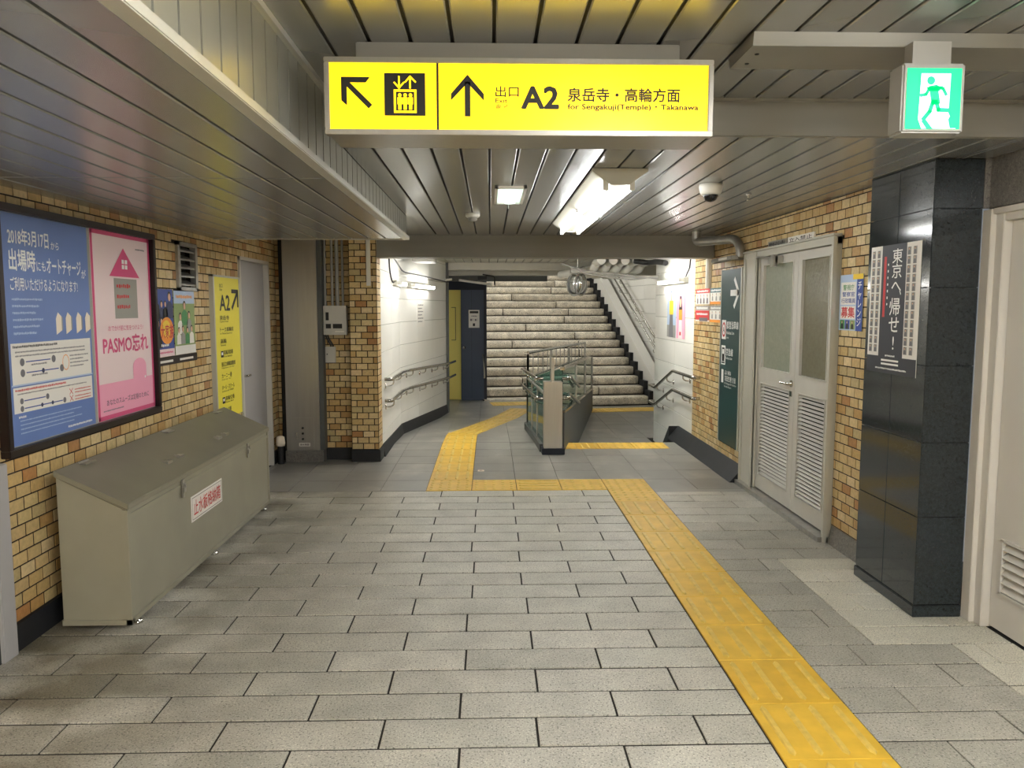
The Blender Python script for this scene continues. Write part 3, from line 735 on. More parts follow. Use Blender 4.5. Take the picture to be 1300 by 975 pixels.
# ---- big poster frame ----------------------------------------------------
pf = thing('notice_board', (X_L+.02, 4.3, .89), 'wide dark brown notice frame on left brick wall above storage bin', 'notice frame')
f = MB(); ya, yb, za, zb_ = 3.47, 5.085, .885, 2.005
f.box(X_L, X_L+.045, ya, yb, za, za+.035); f.box(X_L, X_L+.045, ya, yb, zb_-.035, zb_); f.box(X_L, X_L+.045, ya, ya+.035, za+.035, zb_-.035); f.box(X_L, X_L+.045, yb-.035, yb, za+.035, zb_-.035)
f.build('frame', 'fr_dark', pf, bevel=.003); box(X_L+.002, X_L+.014, ya+.03, yb-.03, za+.03, zb_-.03).build('backboard', 'whitej', pf)
def sheet(name, x, y0, y1, z0, z1, m, label, grp=None, t=.002, face=1, xt=None):
    xs_ = (x, x+t) if face > 0 else (x-t, x)
    o = box(xs_[0], xs_[1], min(y0, y1), max(y0, y1), z0, z1).build(name, m); tag(o, label, 'poster', grp)
    if face > 0: return o, Board((x+t, min(y0, y1), z0), EY, EX, o)
    return o, Board((x-t, max(y0, y1), z0), -EY, -EX, o)
o, B = sheet('poster', X_L+.014, 3.545, 4.285, .925, 1.968, 'pblue', 'blue poster of white Japanese headings and two diagram boxes, in dark frame')
W, H = .74, 1.043
B.text('2018年3月17日', .045, .905, .37, .98, 'inkw', .03); B.text('から', .39, .905, .46, .94, 'inkw', .02)
B.text('出場時', .045, .79, .25, .885, 'inkw', .035); B.text('にも', .26, .795, .335, .84, 'inkw', .02); B.text('オートチャージ', .345, .785, .66, .86, 'inkw', .03); B.text('が', .665, .775, .71, .82, 'inkw', .02)
B.text('ご利用いただけるようになります!', .045, .70, .62, .76, 'inkw', .02)
for i in range(6): B.scribble(.05, .655-i*.031, .29-(i % 3)*.03, .667-i*.031, 'pbluel')
for q, uu in enumerate((.40, .49, .59, .68)):      # row of ticket gates
    B.poly([(uu,.49),(uu+.05,.51),(uu+.05,.58),(uu+.02,.60),(uu,.57)], 'cream', 2); B.poly([(uu+.05,.51),(uu+.062,.515),(uu+.062,.575),(uu+.05,.58)], 'greyp', 2)
for (b0, b1, red) in ((.425-.0, .205+.0, 0),):
    pass
B.rect(.02, .275, .72, .462, 'paper', 1, 'info_box'); B.rect(.02, .145, .72, .262, 'paper', 1, 'info_box'); B.rect(.012,.268,.728,.275,'pbluel',1,'info_box')
B.scribble(.035, .44, .40, .452, 'ink'); 
for i in range(2): B.scribble(.05, .418-i*.018, .66, .426-i*.018, 'inkg')
for zz in (.375, .325):
    B.disc(.1, zz, .018, 'inkg', 2); B.disc(.36 if zz > .35 else .43, zz, .018, 'inkg', 2); B.line([(.13, zz), (.33 if zz > .35 else .40, zz)], .005, 'inkb', 2); B.scribble(.17, zz-.02, .30, zz-.011, 'inkg')
B.disc(.265, .325, .012, 'navyink', 3)
B.line([(.47+.03*math.cos(t*math.pi/6), .35+.038*math.sin(t*math.pi/6)) for t in range(13)], .004, 'inkor', 2)
for i in range(4): B.scribble(.51, .377-i*.018, .69-(i % 2)*.05, .385-i*.018, 'inkg')
B.scribble(.035, .243, .46, .254, 'inkr')
for i in range(1): B.scribble(.05, .228, .66, .235, 'inkg')
for zz in (.198, .163):
    B.disc(.08, zz, .014, 'inkg', 2); B.disc(.29 if zz > .18 else .44, zz, .014, 'inkg', 2); B.line([(.1, zz), (.27 if zz > .18 else .42, zz)], .005, 'inkb', 2)
    B.line([(.49, zz-.013), (.52, zz+.015)], .004, 'inkr', 2); B.line([(.52, zz-.013), (.49, zz+.015)], .004, 'inkr', 2)
    for i in range(2): B.scribble(.54, zz+.004-i*.015, .70, zz+.011-i*.015, 'inkr')
B.disc(.24, .163, .01, 'navyink', 3); B.disc(.33, .163, .01, 'navyink', 3)
B.scribble(.05, .12, .11, .132, 'inkw')
for i in range(4): B.scribble(.06, .105-i*.019, .6-(i % 2)*.08, .112-i*.019, 'pbluel')
B.scribble(.46, .018, .70, .03, 'inkw'); B.done()
o, B = sheet('poster', X_L+.014, 4.315, 5.045, .925, 1.972, 'ppink', 'pink poster with house drawing and large pink lettering, right half of dark frame')
B.line([(.012,.012),(.718,.012),(.718,1.035),(.012,1.035),(.012,.012)], .024, 'inkpk', 2, 'border')
B.rect(.024,.024,.706,.20,'ppinkm', 1)
B.poly([(.20,.80),(.58,.80),(.38,.965)], 'inkpk', 2); 
for a_ in (.355, .395):
    for b_ in (.845, .875): B.rect(a_, b_, a_+.03, b_+.024, 'inkw', 3)
B.rect(.25,.56,.54,.79,'whitej',1)
for i, ww_ in enumerate((.17,.15,.16)): B.scribble(.28,.735-i*.06,.28+ww_,.76-i*.06,'inkr')
B.scribble(.54,.965,.66,.975,'inkg')
B.text('おでかけ前に気をつけよう!', .16, .49, .60, .522, 'inkpk', .0)
B.text('PASMO忘れ', .09, .365, .66, .465, 'inkpk', .045)
B.poly([(.44,.10),(.62,.10),(.62,.27)]+[(.53+.09*math.cos(t*math.pi/8), .27+.05*math.sin(t*math.pi/8)) for t in range(1,8)]+[(.44,.27)], 'ppinkm', 2); B.disc(.60,.20,.008,'inkw',3)
B.text('あなたのスムーズは定期のために', .10, .075, .64, .11, 'ink', .0); B.scribble(.06,.045,.3,.053,'inkg'); B.done()
# ---- two small film posters ---------------------------------------------
o, B = sheet('poster', X_L+.008, 5.085, 5.405, 1.225, 1.668, 'inkb', 'blue film poster with row of people and orange lettering, right of wide frame')
B.rect(0,.0,.32,.05,'ppink',1); 
for i, (u_, v_, h_) in enumerate(((.05,.25,.17),(.13,.24,.13),(.19,.25,.12),(.26,.25,.18),(.06,.06,.2),(.12,.14,.12))): B.person(u_, v_, h_, 'navyink' if i % 2 else 'ink')
B.disc(.2,.17,.11,'inkor',6,.09); B.disc(.19,.18,.07,'inky',7,.06); B.text('大家族',.1,.12,.3,.21,'inkr',.03,9); B.scribble(.03,.02,.29,.035,'inkpk',3); B.scribble(.1,.065,.22,.085,'inkw',6); B.done()
o, B = sheet('poster', X_L+.008, 5.42, 5.79, 1.225, 1.662, 'grgreen', 'green film poster of family in field, below wall vent')
B.rect(0,.0,.37,.06,'paper',1); B.scribble(.04,.385,.33,.41,'inkor',2); B.rect(0,.35,.37,.437,'pbluel',1)
for u_, v_, h_ in ((.18,.2,.17),(.1,.14,.15),(.26,.15,.15),(.07,.07,.12),(.14,.07,.13),(.22,.07,.12),(.30,.07,.13)): B.person(u_, v_, h_, random.choice(['paper','inkgr','skin','greyp']))
B.done()
o = thing('poster_rail', (X_L+.01, 5.44, 1.16), 'dark poster rail with white caption strips under two film posters', 'poster rail')
box(X_L, X_L+.014, 5.08, 5.8, 1.168, 1.222).build('rail', 'fr_dark', o); 
for a_ in (5.12, 5.48): box(X_L+.014, X_L+.016, a_, a_+.24, 1.185, 1.20).build('caption_strip', 'paper', o)
# ---- wall vent -----------------------------------------------------------
o = thing('vent_grille', (X_L, 5.67, 1.67), 'grey louvred vent grille high on left brick wall above film poster', 'vent')
f = MB(); f.box(X_L-.02,X_L+.022,5.50,5.54,1.665,2.0); f.box(X_L-.02,X_L+.022,5.82,5.86,1.665,2.0); f.box(X_L-.02,X_L+.022,5.5,5.86,1.665,1.69); f.box(X_L-.02,X_L+.022,5.5,5.86,1.975,2.0); f.build('frame', 'galv', o)
box(X_L-.08, X_L-.06, 5.52, 5.84, 1.67, 1.99).build('backing', 'gap', o)
for i in range(5):
    z = 1.70+i*.058; MB().hexa([(X_L+.012,5.54,z),(X_L-.04,5.54,z+.03),(X_L-.04,5.82,z+.03),(X_L+.012,5.82,z),(X_L+.012,5.54,z+.012),(X_L-.04,5.54,z+.04),(X_L-.04,5.82,z+.04),(X_L+.012,5.82,z+.012)]).build('slat', 'galv', o)
# ---- tall yellow exit sign -------------------------------------------------
o = thing('wall_sign', (X_L, 6.45, .7), 'tall yellow exit direction sign A2 on left brick wall beside doorway', 'sign')
box(X_L, X_L+.03, 6.14, 6.76, .66, 1.79).build('panel', 'yboard', o)
f = MB(); f.box(X_L, X_L+.036, 6.125, 6.15, .65, 1.8); f.box(X_L, X_L+.036, 6.75, 6.775, .65, 1.8); f.box(X_L, X_L+.036, 6.125, 6.775, 1.785, 1.8); f.build('frame', 'greenf', o)
B = Board((X_L+.03, 6.15, .66), EY, EX, o); 
B.text('出口', .12, 1.045, .20, 1.075, 'ink'); B.text('Exit', .13, 1.02, .19, 1.035, 'ink'); B.text('A2', .12, .865, .36, .985, 'ink', .03)
B.line([(.42,.885),(.555,1.01)], .035, 'ink', 2, 'arrow'); B.line([(.42,1.02),(.565,1.02),(.565,.90)], .032, 'ink', 2, 'arrow')
for i, (t_, e_, w_) in enumerate((('泉岳寺','Sengakuji Temple',.22),('トーク高輪前','for Takanawa Station Front',.32),('高輪','Takanawa area',.14),('高輪消防署','Fire Station',.22),('港区立高輪図書館','Takanawa Library',.34),('カーニー通','Cerny St.',.24),('ホール・スクール',' School Hall',.3),('高輪交番','Police Box',.22),('高輪公園','Takanawa Park',.2))):
    v_ = .80-i*.092; ic = i in (3, 7)
    if ic: B.rect(.11, v_-.03, .17, v_+.02, 'ink', 2, 'pictogram'); B.rect(.122,v_-.012,.158,v_+.01,'inkw',3,'pictogram_face%s' % ('' if i == 3 else ''))
    a_ = .18 if ic else .11
    B.text(t_, a_, v_-.012, a_+w_, v_+.024, 'ink', .012); B.text(e_, a_, v_-.032, a_+w_*.9, v_-.018, 'ink')
B.done()
# ---- doorway with grey leaf -------------------------------------------------
d3 = struct('door_3', (X_L, 7.28, 0))
f = MB(); f.box(-2.25, X_L+.02, 6.835, 6.865, 0, 1.985); f.box(-2.25, X_L+.02, 7.70, 7.73, 0, 1.985); f.box(-2.25, X_L+.02, 6.835, 7.73, 1.955, 1.985); f.build('door_frame', 'doorw', d3)
lfo = box(-2.215, -2.18, 6.865, 7.70, .01, 1.955).build('door_leaf', 'jamb', d3); box(-2.18,-2.176,6.9,7.66,.05,1.92).build('recessed_panel','jamb',lfo)
MB().tube([(-2.18,6.95,.95),(-2.13,6.95,.95),(-2.13,7.04,.95)], .01, bend=.02).build('door_handle', 'chrome', lfo)
# ---- steel column -----------------------------------------------------------
o = thing('steel_duct', (-1.85, 7.9, 0), 'full height stainless steel duct column on concrete plinth in left corner', 'duct')
box(-2.035, -1.705, 7.845, 7.99, .12, ZC).build('casing', 'steel', o, bevel=.004); box(-1.705, -1.66, 7.87, 7.99, .12, ZC).build('side_channel', 'darkg', o); box(-2.06, -2.035, 7.87, 7.99, .12, ZC).build('side_channel', 'gap', o)
box(-2.05, -1.67, 7.84, 7.99, 0, .12).build('plinth', 'grgranite', o, bevel=.006)
dr = box(-1.965, -1.76, 7.836, 7.846, .15, .455).build('access_door', 'steel', o, bevel=.002)
for z in (.30, .245, .19): MB().lathe((-1.87, 7.836, z+.05), [(.011,0),(.011,.008),(.006,.01)], 12, (0,-1,0)).build('knob', 'ink', dr)
MB().box(-1.935,-1.92,7.822,7.836,.25,.31).build('handle', 'chrome', dr); lab = box(-1.91,-1.80,7.832,7.836,.165,.20).build('label_plate','paper',dr)
Board((-1.91,7.832,.165),EX,-EY,lab).text('使用中',.01,.008,.1,.028,'ink',.02).done() if False else None
B = Board((-1.91,7.832,.165),EX,-EY,dr); B.text('排水制御',.01,.008,.1,.028,'ink',.02); B.done()
# pipes down to the control box
for i, (xx, r_) in enumerate(((-1.645,.012),(-1.575,.013),(-1.525,.019),(-1.47,.012))):
    lbs = ('thin vertical conduit nearest steel duct, above alcove control box','second conduit from steel duct, above alcove control box','thickest vertical conduit above alcove control box','thin vertical conduit nearest brick pier, above control box')
    tag(MB().tube([(xx,7.965,1.565),(xx,7.965,ZC)], r_).build('conduit', 'greyp'), lbs[i], 'conduit', 'conduits above the control box')
o = thing('control_box', (-1.55, 7.95, 1.28), 'grey control box on alcove brick wall between steel duct and pier', 'control box')
box(-1.657,-1.428,7.90,7.996,1.275,1.565).build('casing','door',o,bevel=.004); box(-1.65,-1.44,7.893,7.9,1.285,1.555).build('cover','door',o,bevel=.002)
g_=MB(); g_.box(-1.63,-1.60,7.889,7.893,1.42,1.50); g_.box(-1.63,-1.58,7.889,7.893,1.34,1.385); g_.box(-1.56,-1.47,7.889,7.893,1.34,1.385); g_.build('indicator','ink',o); box(-1.54,-1.45,7.890,7.893,1.305,1.313).build('name_strip','paper',o)
o = thing('switch_box', (-1.6,7.97,.99), 'small plain switch box below grey control box in alcove', 'switch box')
box(-1.655,-1.555,7.95,7.996,.995,1.155).build('casing','door',o,bevel=.003); MB().lathe((-1.635,7.95,1.08),[(.006,0),(.006,.006)],8,(0,-1,0)).build('screw','ink',o)
for dx in (0,.02): MB().tube([(-1.65+dx,7.97,1.275),(-1.64+dx,7.97,1.24),(-1.60+dx,7.97,1.17),(-1.60+dx,7.97,1.15)],.008,8).build('cable','cable',o)
tag(box(-1.405,-1.385,7.90,7.95,.345,.44).build('junction_box','plastic',None,bevel=.003),'small white junction box low on side of left brick pier','junction box') if False else None
o = thing('standpipe', (-2.08,7.7,0), 'short dark standpipe with pale valve cap beside grey door foot', 'pipe')
MB().tube([(-2.08,7.78,0),(-2.08,7.78,.2)],.03).build('pipe','cable',o); MB().lathe((-2.08,7.78,.18),[(.04,0),(.045,.03),(.038,.09),(.02,.1)],14).build('valve_cap','cream',o)
tag(MB().tube([(-2.10,7.84,.02),(-2.10,7.96,.06),(-2.09,7.965,.4),(-2.09,7.965,1.2),(-2.09,7.965,ZC)],.013,8,bend=.05).build('drain_cable','cable'),'black cable running up the corner left of steel duct','cable')
f = MB(); f.box(-1.215,-1.175,7.85,7.872,1.76,ZC); f.box(-1.205,-1.185,7.845,7.85,1.76,ZC); tag(f.build('cable_cover','plastic'),'white cable cover on front of left brick pier under beam','cable cover')
# ---- hanging yellow sign -------------------------------------------------
sg = thing('hanging_sign', (.1, 2.65, 2.09), 'large backlit yellow exit direction sign hanging from ceiling', 'sign')
sx0, sx1, sz0, sz1, sy = -.515, .708, 2.09, 2.325, 2.55
box(sx0+.004, sx1-.004, sy+.012, sy+.235, sz0+.004, sz1-.004).build('housing', 'steel', sg, bevel=.004)
f = MB(); fw = .016
f.box(sx0,sx1,sy-.004,sy+.03,sz0,sz0+fw); f.box(sx0,sx1,sy-.004,sy+.03,sz1-fw,sz1); f.box(sx0,sx0+fw,sy-.004,sy+.03,sz0+fw,sz1-fw); f.box(sx1-fw,sx1,sy-.004,sy+.03,sz0+fw,sz1-fw); f.build('frame', 'steel', sg, bevel=.002)
box(sx0+.012, sx1-.012, sy+.004, sy+.012, sz0+.012, sz1-.012).build('lit_panel', 'signy', sg)
box(-.43, .62, 2.64, 2.80, 2.318, ZU).build('mounting_box', 'grgranite' if False else 'beam', sg, bevel=.003)
B = Board((0, sy+.004, 0), EX, -EY, sg)
def sp(x, y): return (-.5125+(x-412)*(.7035+.5125)/493.0, 2.3245-(y-74.5)*(.2335)/97.0)     # measured sign face coordinates
def R_(x0, y0, x1, y1, m='ink', l=1, key='picture'): a = sp(x0, y1); b = sp(x1, y0); B.rect(a[0], a[1], b[0], b[1], m, l, key)
def T_(t, x0, y0, x1, y1, bold=0, m='ink'): a = sp(x0, y1); b = sp(x1, y0); B.text(t, a[0], a[1], b[0], b[1], m, bold)
def Ln(pts, wd, m='ink', l=1, key='arrow'): B.line([sp(*p) for p in pts], wd, m, l, key)
def zp(x, y): return (400+x/2.5, 40+y/2.5)
B.rect(sp(554,0)[0]-.0035, sz0+.012, sp(554,0)[0]+.0035, sz1-.012, 'ink', 1, 'divider')
A_ = [zp(*p) for p in ((80,147),(172,147),(158,165),(108,165),(178,235),(166,247),(98,178),(98,238),(80,222))]
for tri in ([0,1,2,3],[0,3,6],[3,4,5,6],[0,6,7,8]): B.poly([sp(*A_[k]) for k in tri], 'ink', 1, 'arrow')
for tri in ([(480,137),(532,198),(532,220),(480,164)],[(480,137),(480,164),(427,220),(427,198)],[(471,160),(489,160),(489,270),(471,270)]): B.poly([sp(*zp(*p)) for p in tri], 'ink', 1, 'arrow')
a = zp(216,134); b = zp(346,269); R_(a[0], a[1], b[0], b[1], 'ink', 1, 'lift_pictogram')
def zr_(x0,y0,x1,y1,m,l): a=zp(x0,y0); b=zp(x1,y1); R_(a[0],a[1],b[0],b[1],m,l,'lift_pictogram')
zr_(246,186,318,260,'signy',2); zr_(253,193,311,253,'ink',3)
for cx in (265,282,299):
    c_ = sp(*zp(cx,204)); B.disc(c_[0], c_[1], .0058, 'signy', 4, key='lift_pictogram', n=10); zr_(cx-7.5,211,cx+7.5,233,'signy',4); zr_(cx-5,232,cx+5,250,'signy',4)
for cx, up in ((263,False),(298,True)):
    Ln([zp(cx,145),zp(cx,181)], .005, 'signy', 2, 'lift_pictogram')
    if up: Ln([zp(cx-15,162),zp(cx,145),zp(cx+17,162)], .005, 'signy', 2, 'lift_pictogram')
    else: Ln([zp(cx-15,164),zp(cx,181),zp(cx+15,164)], .005, 'signy', 2, 'lift_pictogram')
def Tz(t,x0,y0,x1,y1,bold=0): a=zp(x0,y0); b=zp(x1,y1); T_(t,a[0],a[1],b[0],b[1],bold)
Tz('出口',569,173,643,207,.02); Tz('Exit',569,212,607,226,.025); Tz('출구',569,231,608,244,.015); Tz('A2',654,175,769,242,.06); Tz('泉岳寺・高輪方面',800,177,1160,220,.035); Tz('for Sengakuji(Temple)・Takanawa',800,228,1220,250,.045)
B.done()
# ---- running man exit sign ---------------------------------------------------
ex = thing('exit_sign', (1.36, 2.5, 2.085), 'lit green emergency exit sign with running figure under ceiling tray', 'exit sign')
ax0, ax1, az0, az1, ay = 1.262, 1.457, 2.084, 2.292, 2.45
box(ax0, ax1, ay, ay+.085, az0, az1).build('housing', 'greyp', ex, bevel=.006)
box(ax0+.013, ax1-.013, ay-.002, ay+.002, az0+.011, az1-.016).build('lit_panel', 'signg', ex)
box(1.30,1.42,ay+.02,ay+.07,az1-.004,2.362).build('bracket','greyp',ex)
B = Board((0, ay-.002, 0), EX, -EY, ex)
def ep(x, y): return (ax0+.013+(x-855)*(ax1-ax0-.026)/220.0, az1-.016-(y-255)*(az1-az0-.027)/238.0)
def EP(pts, m, l=1): B.poly([ep(*p) for p in pts], m, l)
EP([(911,276),(1030,276),(1027,430),(1060,492),(920,492),(905,455)], 'signw', 1)
EP([(1027,455),(1040,430),(1060,490),(1035,490)], 'signg', 2)
c_ = ep(950,304); B.disc(c_[0], c_[1], .0125, 'signg', 3, key='running_figure')
for pts, wd in (([(962,335),(972,385)],.027),([(975,330),(1000,335),(1013,358)],.0095),([(945,335),(932,358),(912,362)],.0095),([(975,385),(985,418),(1035,420)],.0125),([(962,385),(950,425),(926,455)],.0125)):
    B.line([ep(*p) for p in pts], wd, 'signg', 3, 'running_figure')
EP([(930,330),(1000,325),(985,345),(945,345)], 'signg', 3); EP([(918,462),(935,455),(965,492),(940,492)], 'signg', 2); B.done()
o = thing('cable_tray', (1.8, 2.65, 2.35), 'flat grey cable tray across ceiling above green exit sign', 'cable tray')
MB().prism([Vector((0,2.50,ZU)),Vector((0,2.52,2.358)),Vector((0,2.75,2.358)),Vector((0,2.77,ZU))],(0.81,0,0),(2.42,0,0)).build('tray','beam',o) if False else None
t_=MB(); P_=[Vector((.82,2.51,ZU)),Vector((.82,2.52,2.36)),Vector((.82,2.76,2.36)),Vector((.82,2.77,ZU))]; t_.prism(P_,(0,0,0),(1.6,0,0)); t_.build('tray','beam',o)
for yy in (2.60,2.70): MB().lathe((.86,yy,2.361),[(.008,0),(.006,.004)],10,(0,0,-1)).build('screw','ink',o)
# ---- main fluorescent fixture ---------------------------------------------------
def fixture(y0, y1, x, zc, label, hw=.14, n=2, grp=None, gl='glow'):
    o = thing('fluorescent_light', (x, (y0+y1)/2, zc), label, 'ceiling light', grp)
    pr = [(-hw,0),(hw,0),(hw,-.012),(.045,-.075),(-.045,-.075),(-hw,-.012)]
    MB().prism([Vector((x+a, y0, zc+b)) for a, b in pr], (0,y0,0), (0,y1,0)).build('housing', 'fixt', o)
    L = (y1-y0)/n
    for yy in (y0-.014, y1+.001): MB().prism([Vector((x+a*1.02, yy, zc-.001+b*1.1)) for a, b in pr], (0,yy,0),(0,yy+.012,0)).build('end_plate','fixt',o)
    for k in range(n):
        for s in (-1, 1):
            a, b = y0+L*k+.03, y0+L*(k+1)-.03; xx = x+s*.068; zz = zc-.085
            MB().tube([(xx,a+.02,zz),(xx,b-.02,zz)], .0145, 12).build('tube', gl, o)
            for e_ in (a, b): MB().box(xx-.013,xx+.013,e_-.014,e_+.014,zz-.02,zz+.045).build('lamp_holder','plastic',o)
    return o
fixture(4.09, 6.62, .665, ZC-.001, 'twin tube fluorescent ceiling light beyond yellow hanging sign', gl='glow1')
fixture(-.95, 1.55, .665, ZU-.001, 'unseen twin tube fluorescent light overhead, first in line behind hanging sign', gl='glow2')  # unseen rear lamps, their number and glow raised to brighten the near floor
fixture(-3.7, -1.2, .665, ZU-.001, 'unseen twin tube fluorescent light overhead, last in line behind hanging sign', gl='glow2')
fixture(-.55, 1.95, 1.7, ZU-.001, 'added unseen twin tube fluorescent light overhead in line with green exit sign', gl='glow2')  # extra row of unseen lamps added for brightness
fixture(-3.3, -.8, 1.7, ZU-.001, 'added unseen rear twin tube fluorescent light in line with green exit sign', gl='glow2')
fixture(-2.6, .0, -1.4, ZS-.001, 'added unseen twin tube fluorescent light under soffit behind the viewer', gl='glow2')
fixture(8.3, 9.5, -.1, ZC-.001, 'added single length fluorescent ceiling light over ramp, hidden behind far beam', n=1, gl='glow2')  # pair of lamps added out of sight to brighten the far white walls
fixture(8.3, 9.5, 1.35, ZC-.001, 'added single length fluorescent ceiling light over lower steps, hidden behind far beam', n=1, gl='glow2')
fixture(14.6, 15.8, 1.0, 2.76, 'added unseen fluorescent light above lower part of staircase', n=1, gl='glow2')  # unseen stair lamps added to brighten the stone steps
fixture(17.2, 18.4, .7, 3.76, 'added unseen fluorescent light above upper part of staircase', n=1, gl='glow2')
# bracket lamps on white walls
def bracket(P, U, N, L, label, parts=True):
    P = Vector(P); U = Vector(U).normalized(); N = Vector(N).normalized()
    o = thing('wall_light', P, label, 'wall light', 'fluorescent wall lights')
    MB().obox(P, U, EZ, N, 0, L, -.03, .03, 0, .05, .006).build('housing', 'fixt', o)
    MB().tube([P+U*.04+N*.085-EZ*.005, P+U*(L-.04)+N*.085-EZ*.005], .0145, 12).build('tube', 'glow', o)
    for e_ in (.025, L-.025): MB().obox(P, U, EZ, N, e_-.014, e_+.014, -.025, .02, .04, .105).build('lamp_holder', 'plastic', o)
    return o
bracket((-1.12, 9.2, 1.83), (0,1,0), (1,0,0), .6, 'short fluorescent wall light on near left white wall, nearest brick pier')
uu = (Vector((-.70,12.62,0))-Vector((-1.12,9.9,0))).normalized()
bracket(Vector((-1.12,9.9,1.83))+uu*.35, uu, (uu.y,-uu.x,0), 1.2, 'long fluorescent wall light on left white wall above paper notice')
bracket((X_R, 8.95, 1.86), (0,1,0), (-1,0,0), 1.2, 'fluorescent wall light on right white wall above two narrow posters')
for lab, pts, m_ in (('black cable looped from ceiling to left wall light', [(-1.10,8.7,ZC),(-1.10,8.75,1.95),(-1.09,8.9,1.82),(-1.09,9.2,1.85)], 'cable'),
                     ('black cable looped from ceiling to right wall light', [(2.23,8.75,2.2),(2.22,8.78,1.98),(2.21,8.85,1.93),(2.23,8.98,1.9)], 'cable'),
                     ('black cable swagged along top of left white wall', [(-1.08,9.0,2.1),(-1.07,9.8,1.98),(-.9,10.8,1.97),(-.66,12.5,1.94)], 'cable')):
    tag(MB().tube(pts, .009, 8, bend=.2).build('light_cable', m_), lab, 'cable')
# grey trunking along left white wall
tag(box(-.97,-.70,9.95,10.5,2.12,ZC-.003).build('junction_trunking','beam',None,bevel=.005),'grey trunking box under ceiling above left wall light','trunking')
tag(box(-1.11,2.2,12.65,12.8,2.14,ZC).build('ceiling_duct','plank_f',None,bevel=.005),'pale duct crossing under far ceiling before staircase','duct')
# ---- small ceiling things --------------------------------------------------
o = thing('emergency_light', (.125,5.05,2.2), 'recessed rectangular emergency light glowing pale green in ceiling', 'emergency light')
f=MB(); 
for q in ((.03,.22,4.69,4.72),(.03,.22,5.39,5.42),(.03,.05,4.69,5.42),(.20,.22,4.69,5.42)): f.box(*q,ZC-.014,ZC)
f.build('frame','plastic',o); box(.045,.205,4.71,5.4,ZC-.004,ZC-.001).build('diffuser','emerg',o); MB().lathe((.125,5.05,ZC-.004),[(.045,0),(.045,.03),(.03,.05)],16,(0,0,-1)).build('bulb','emergb',o); MB().tube([(.125,5.35,ZC-.004),(.125,5.35,ZC-.05)],.003,6).build('pull_cord','plastic',o)
o = thing('smoke_detector', (-.129,6.06,2.2), 'small white smoke detector on ceiling left of emergency light', 'smoke detector')
MB().lathe((-.129,6.06,ZC),[(.055,0),(.055,.02),(.045,.03)],20,(0,0,-1)).build('base','plastic',o); MB().lathe((-.129,6.06,ZC-.03),[(.035,0),(.035,.018),(.02,.028)],16,(0,0,-1)).build('sensor_head','greyp',o)
o = thing('dome_camera', (1.276,4.6,2.15), 'white dome security camera with dark lens on ceiling', 'security camera')
MB().lathe((1.276,4.6,ZC),[(.065,0),(.068,.015),(.06,.05),(.052,.06)],24,(0,0,-1)).build('housing','plastic',o); MB().lathe((1.276,4.6,ZC-.055),[(.042,0),(.042,.012),(.034,.032),(.018,.044),(.0,.047)],20,(0,0,-1)).build('lens_dome','darkglass',o)
o = thing('sprinkler', (1.62,4.98,2.2), 'tiny sprinkler head on ceiling right of dome camera', 'sprinkler'); MB().lathe((1.62,4.98,ZC),[(.018,0),(.018,.008),(.006,.01),(.006,.035),(.014,.037),(.014,.04)],10,(0,0,-1)).build('sprinkler_head','chrome',o)
# ---- right wall: duct pipe, lamp, conduit -------------------------------------
tag(MB().tube([(1.94,7.45,ZC),(1.94,7.45,2.16),(2.17,7.0,2.15),(2.19,6.92,2.08),(2.19,6.9,1.98)],.04,14,bend=.07).build('bent_pipe','galv'),'bent silver pipe from ceiling to brick wall above green sign','pipe')
o = thing('door_lamp',(2.18,7.15,1.95),'slim unlit lamp on bracket above green direction sign','lamp'); box(2.10,2.17,6.88,7.5,1.965,2.0).build('housing','greyp',o,bevel=.006); box(2.17,2.25,7.0,7.1,1.97,1.995).build('bracket','galv',o); box(2.097,2.1,7.0,7.25,1.972,1.994).build('label_plate','paper',o)
f = MB(); f.box(2.215,2.25,8.0,8.09,1.745,2.04); f.box(2.205,2.215,8.02,8.07,1.745,2.04); tag(f.build('cable_cover','plastic'),'white cable cover on right brick wall under end of beam','cable cover')
# ---- green sign ---------------------------------------------------------------
o = thing('wall_sign',(2.23,7.2,.27),'tall dark green station direction sign with white arrow on right brick wall','sign')
box(2.215,2.25,6.935,7.52,.27,1.895).build('panel','green',o); f=MB(); f.box(2.21,2.25,6.905,6.937,.265,1.9); f.box(2.21,2.25,7.518,7.53,.265,1.9); f.build('frame','greenf',o)
B = Board((2.215,7.52,.27),-EY,-EX,o)
B.line([(.30,1.41),(.50,1.41)],.055,'inkw',1,'arrow'); B.line([(.40,1.53),(.52,1.41),(.40,1.29)],.045,'inkw',1,'arrow')
B.rect(.04,.98,.17,1.16,'inkw',1,'line_symbol'); B.disc(.105,1.07,.055,'inkr',2,.07,'line_symbol'); B.disc(.105,1.07,.038,'inkw',3,.05,'line_symbol'); B.text('A',.08,1.045,.13,1.095,'ink',.02,4)
B.text('都営浅草線',.19,1.08,.54,1.15,'inkw',.02); B.text('Asakusa Line',.19,1.03,.42,1.06,'inkw',.01); B.text('Line',.19,.99,.26,1.01,'inkw')
B.rect(.04,.74,.17,.92,'inkw',1,'train_pictogram'); B.rect(.065,.77,.145,.90,'ink',2,'train_pictogram'); B.rect(.08,.84,.13,.885,'inkw',3,'train_pictogram'); B.rect(.055,.75,.155,.765,'ink',2,'train_pictogram')
B.text('京急線',.19,.83,.40,.90,'inkw',.02); B.text('Keikyu Line',.19,.79,.38,.82,'inkw',.01)
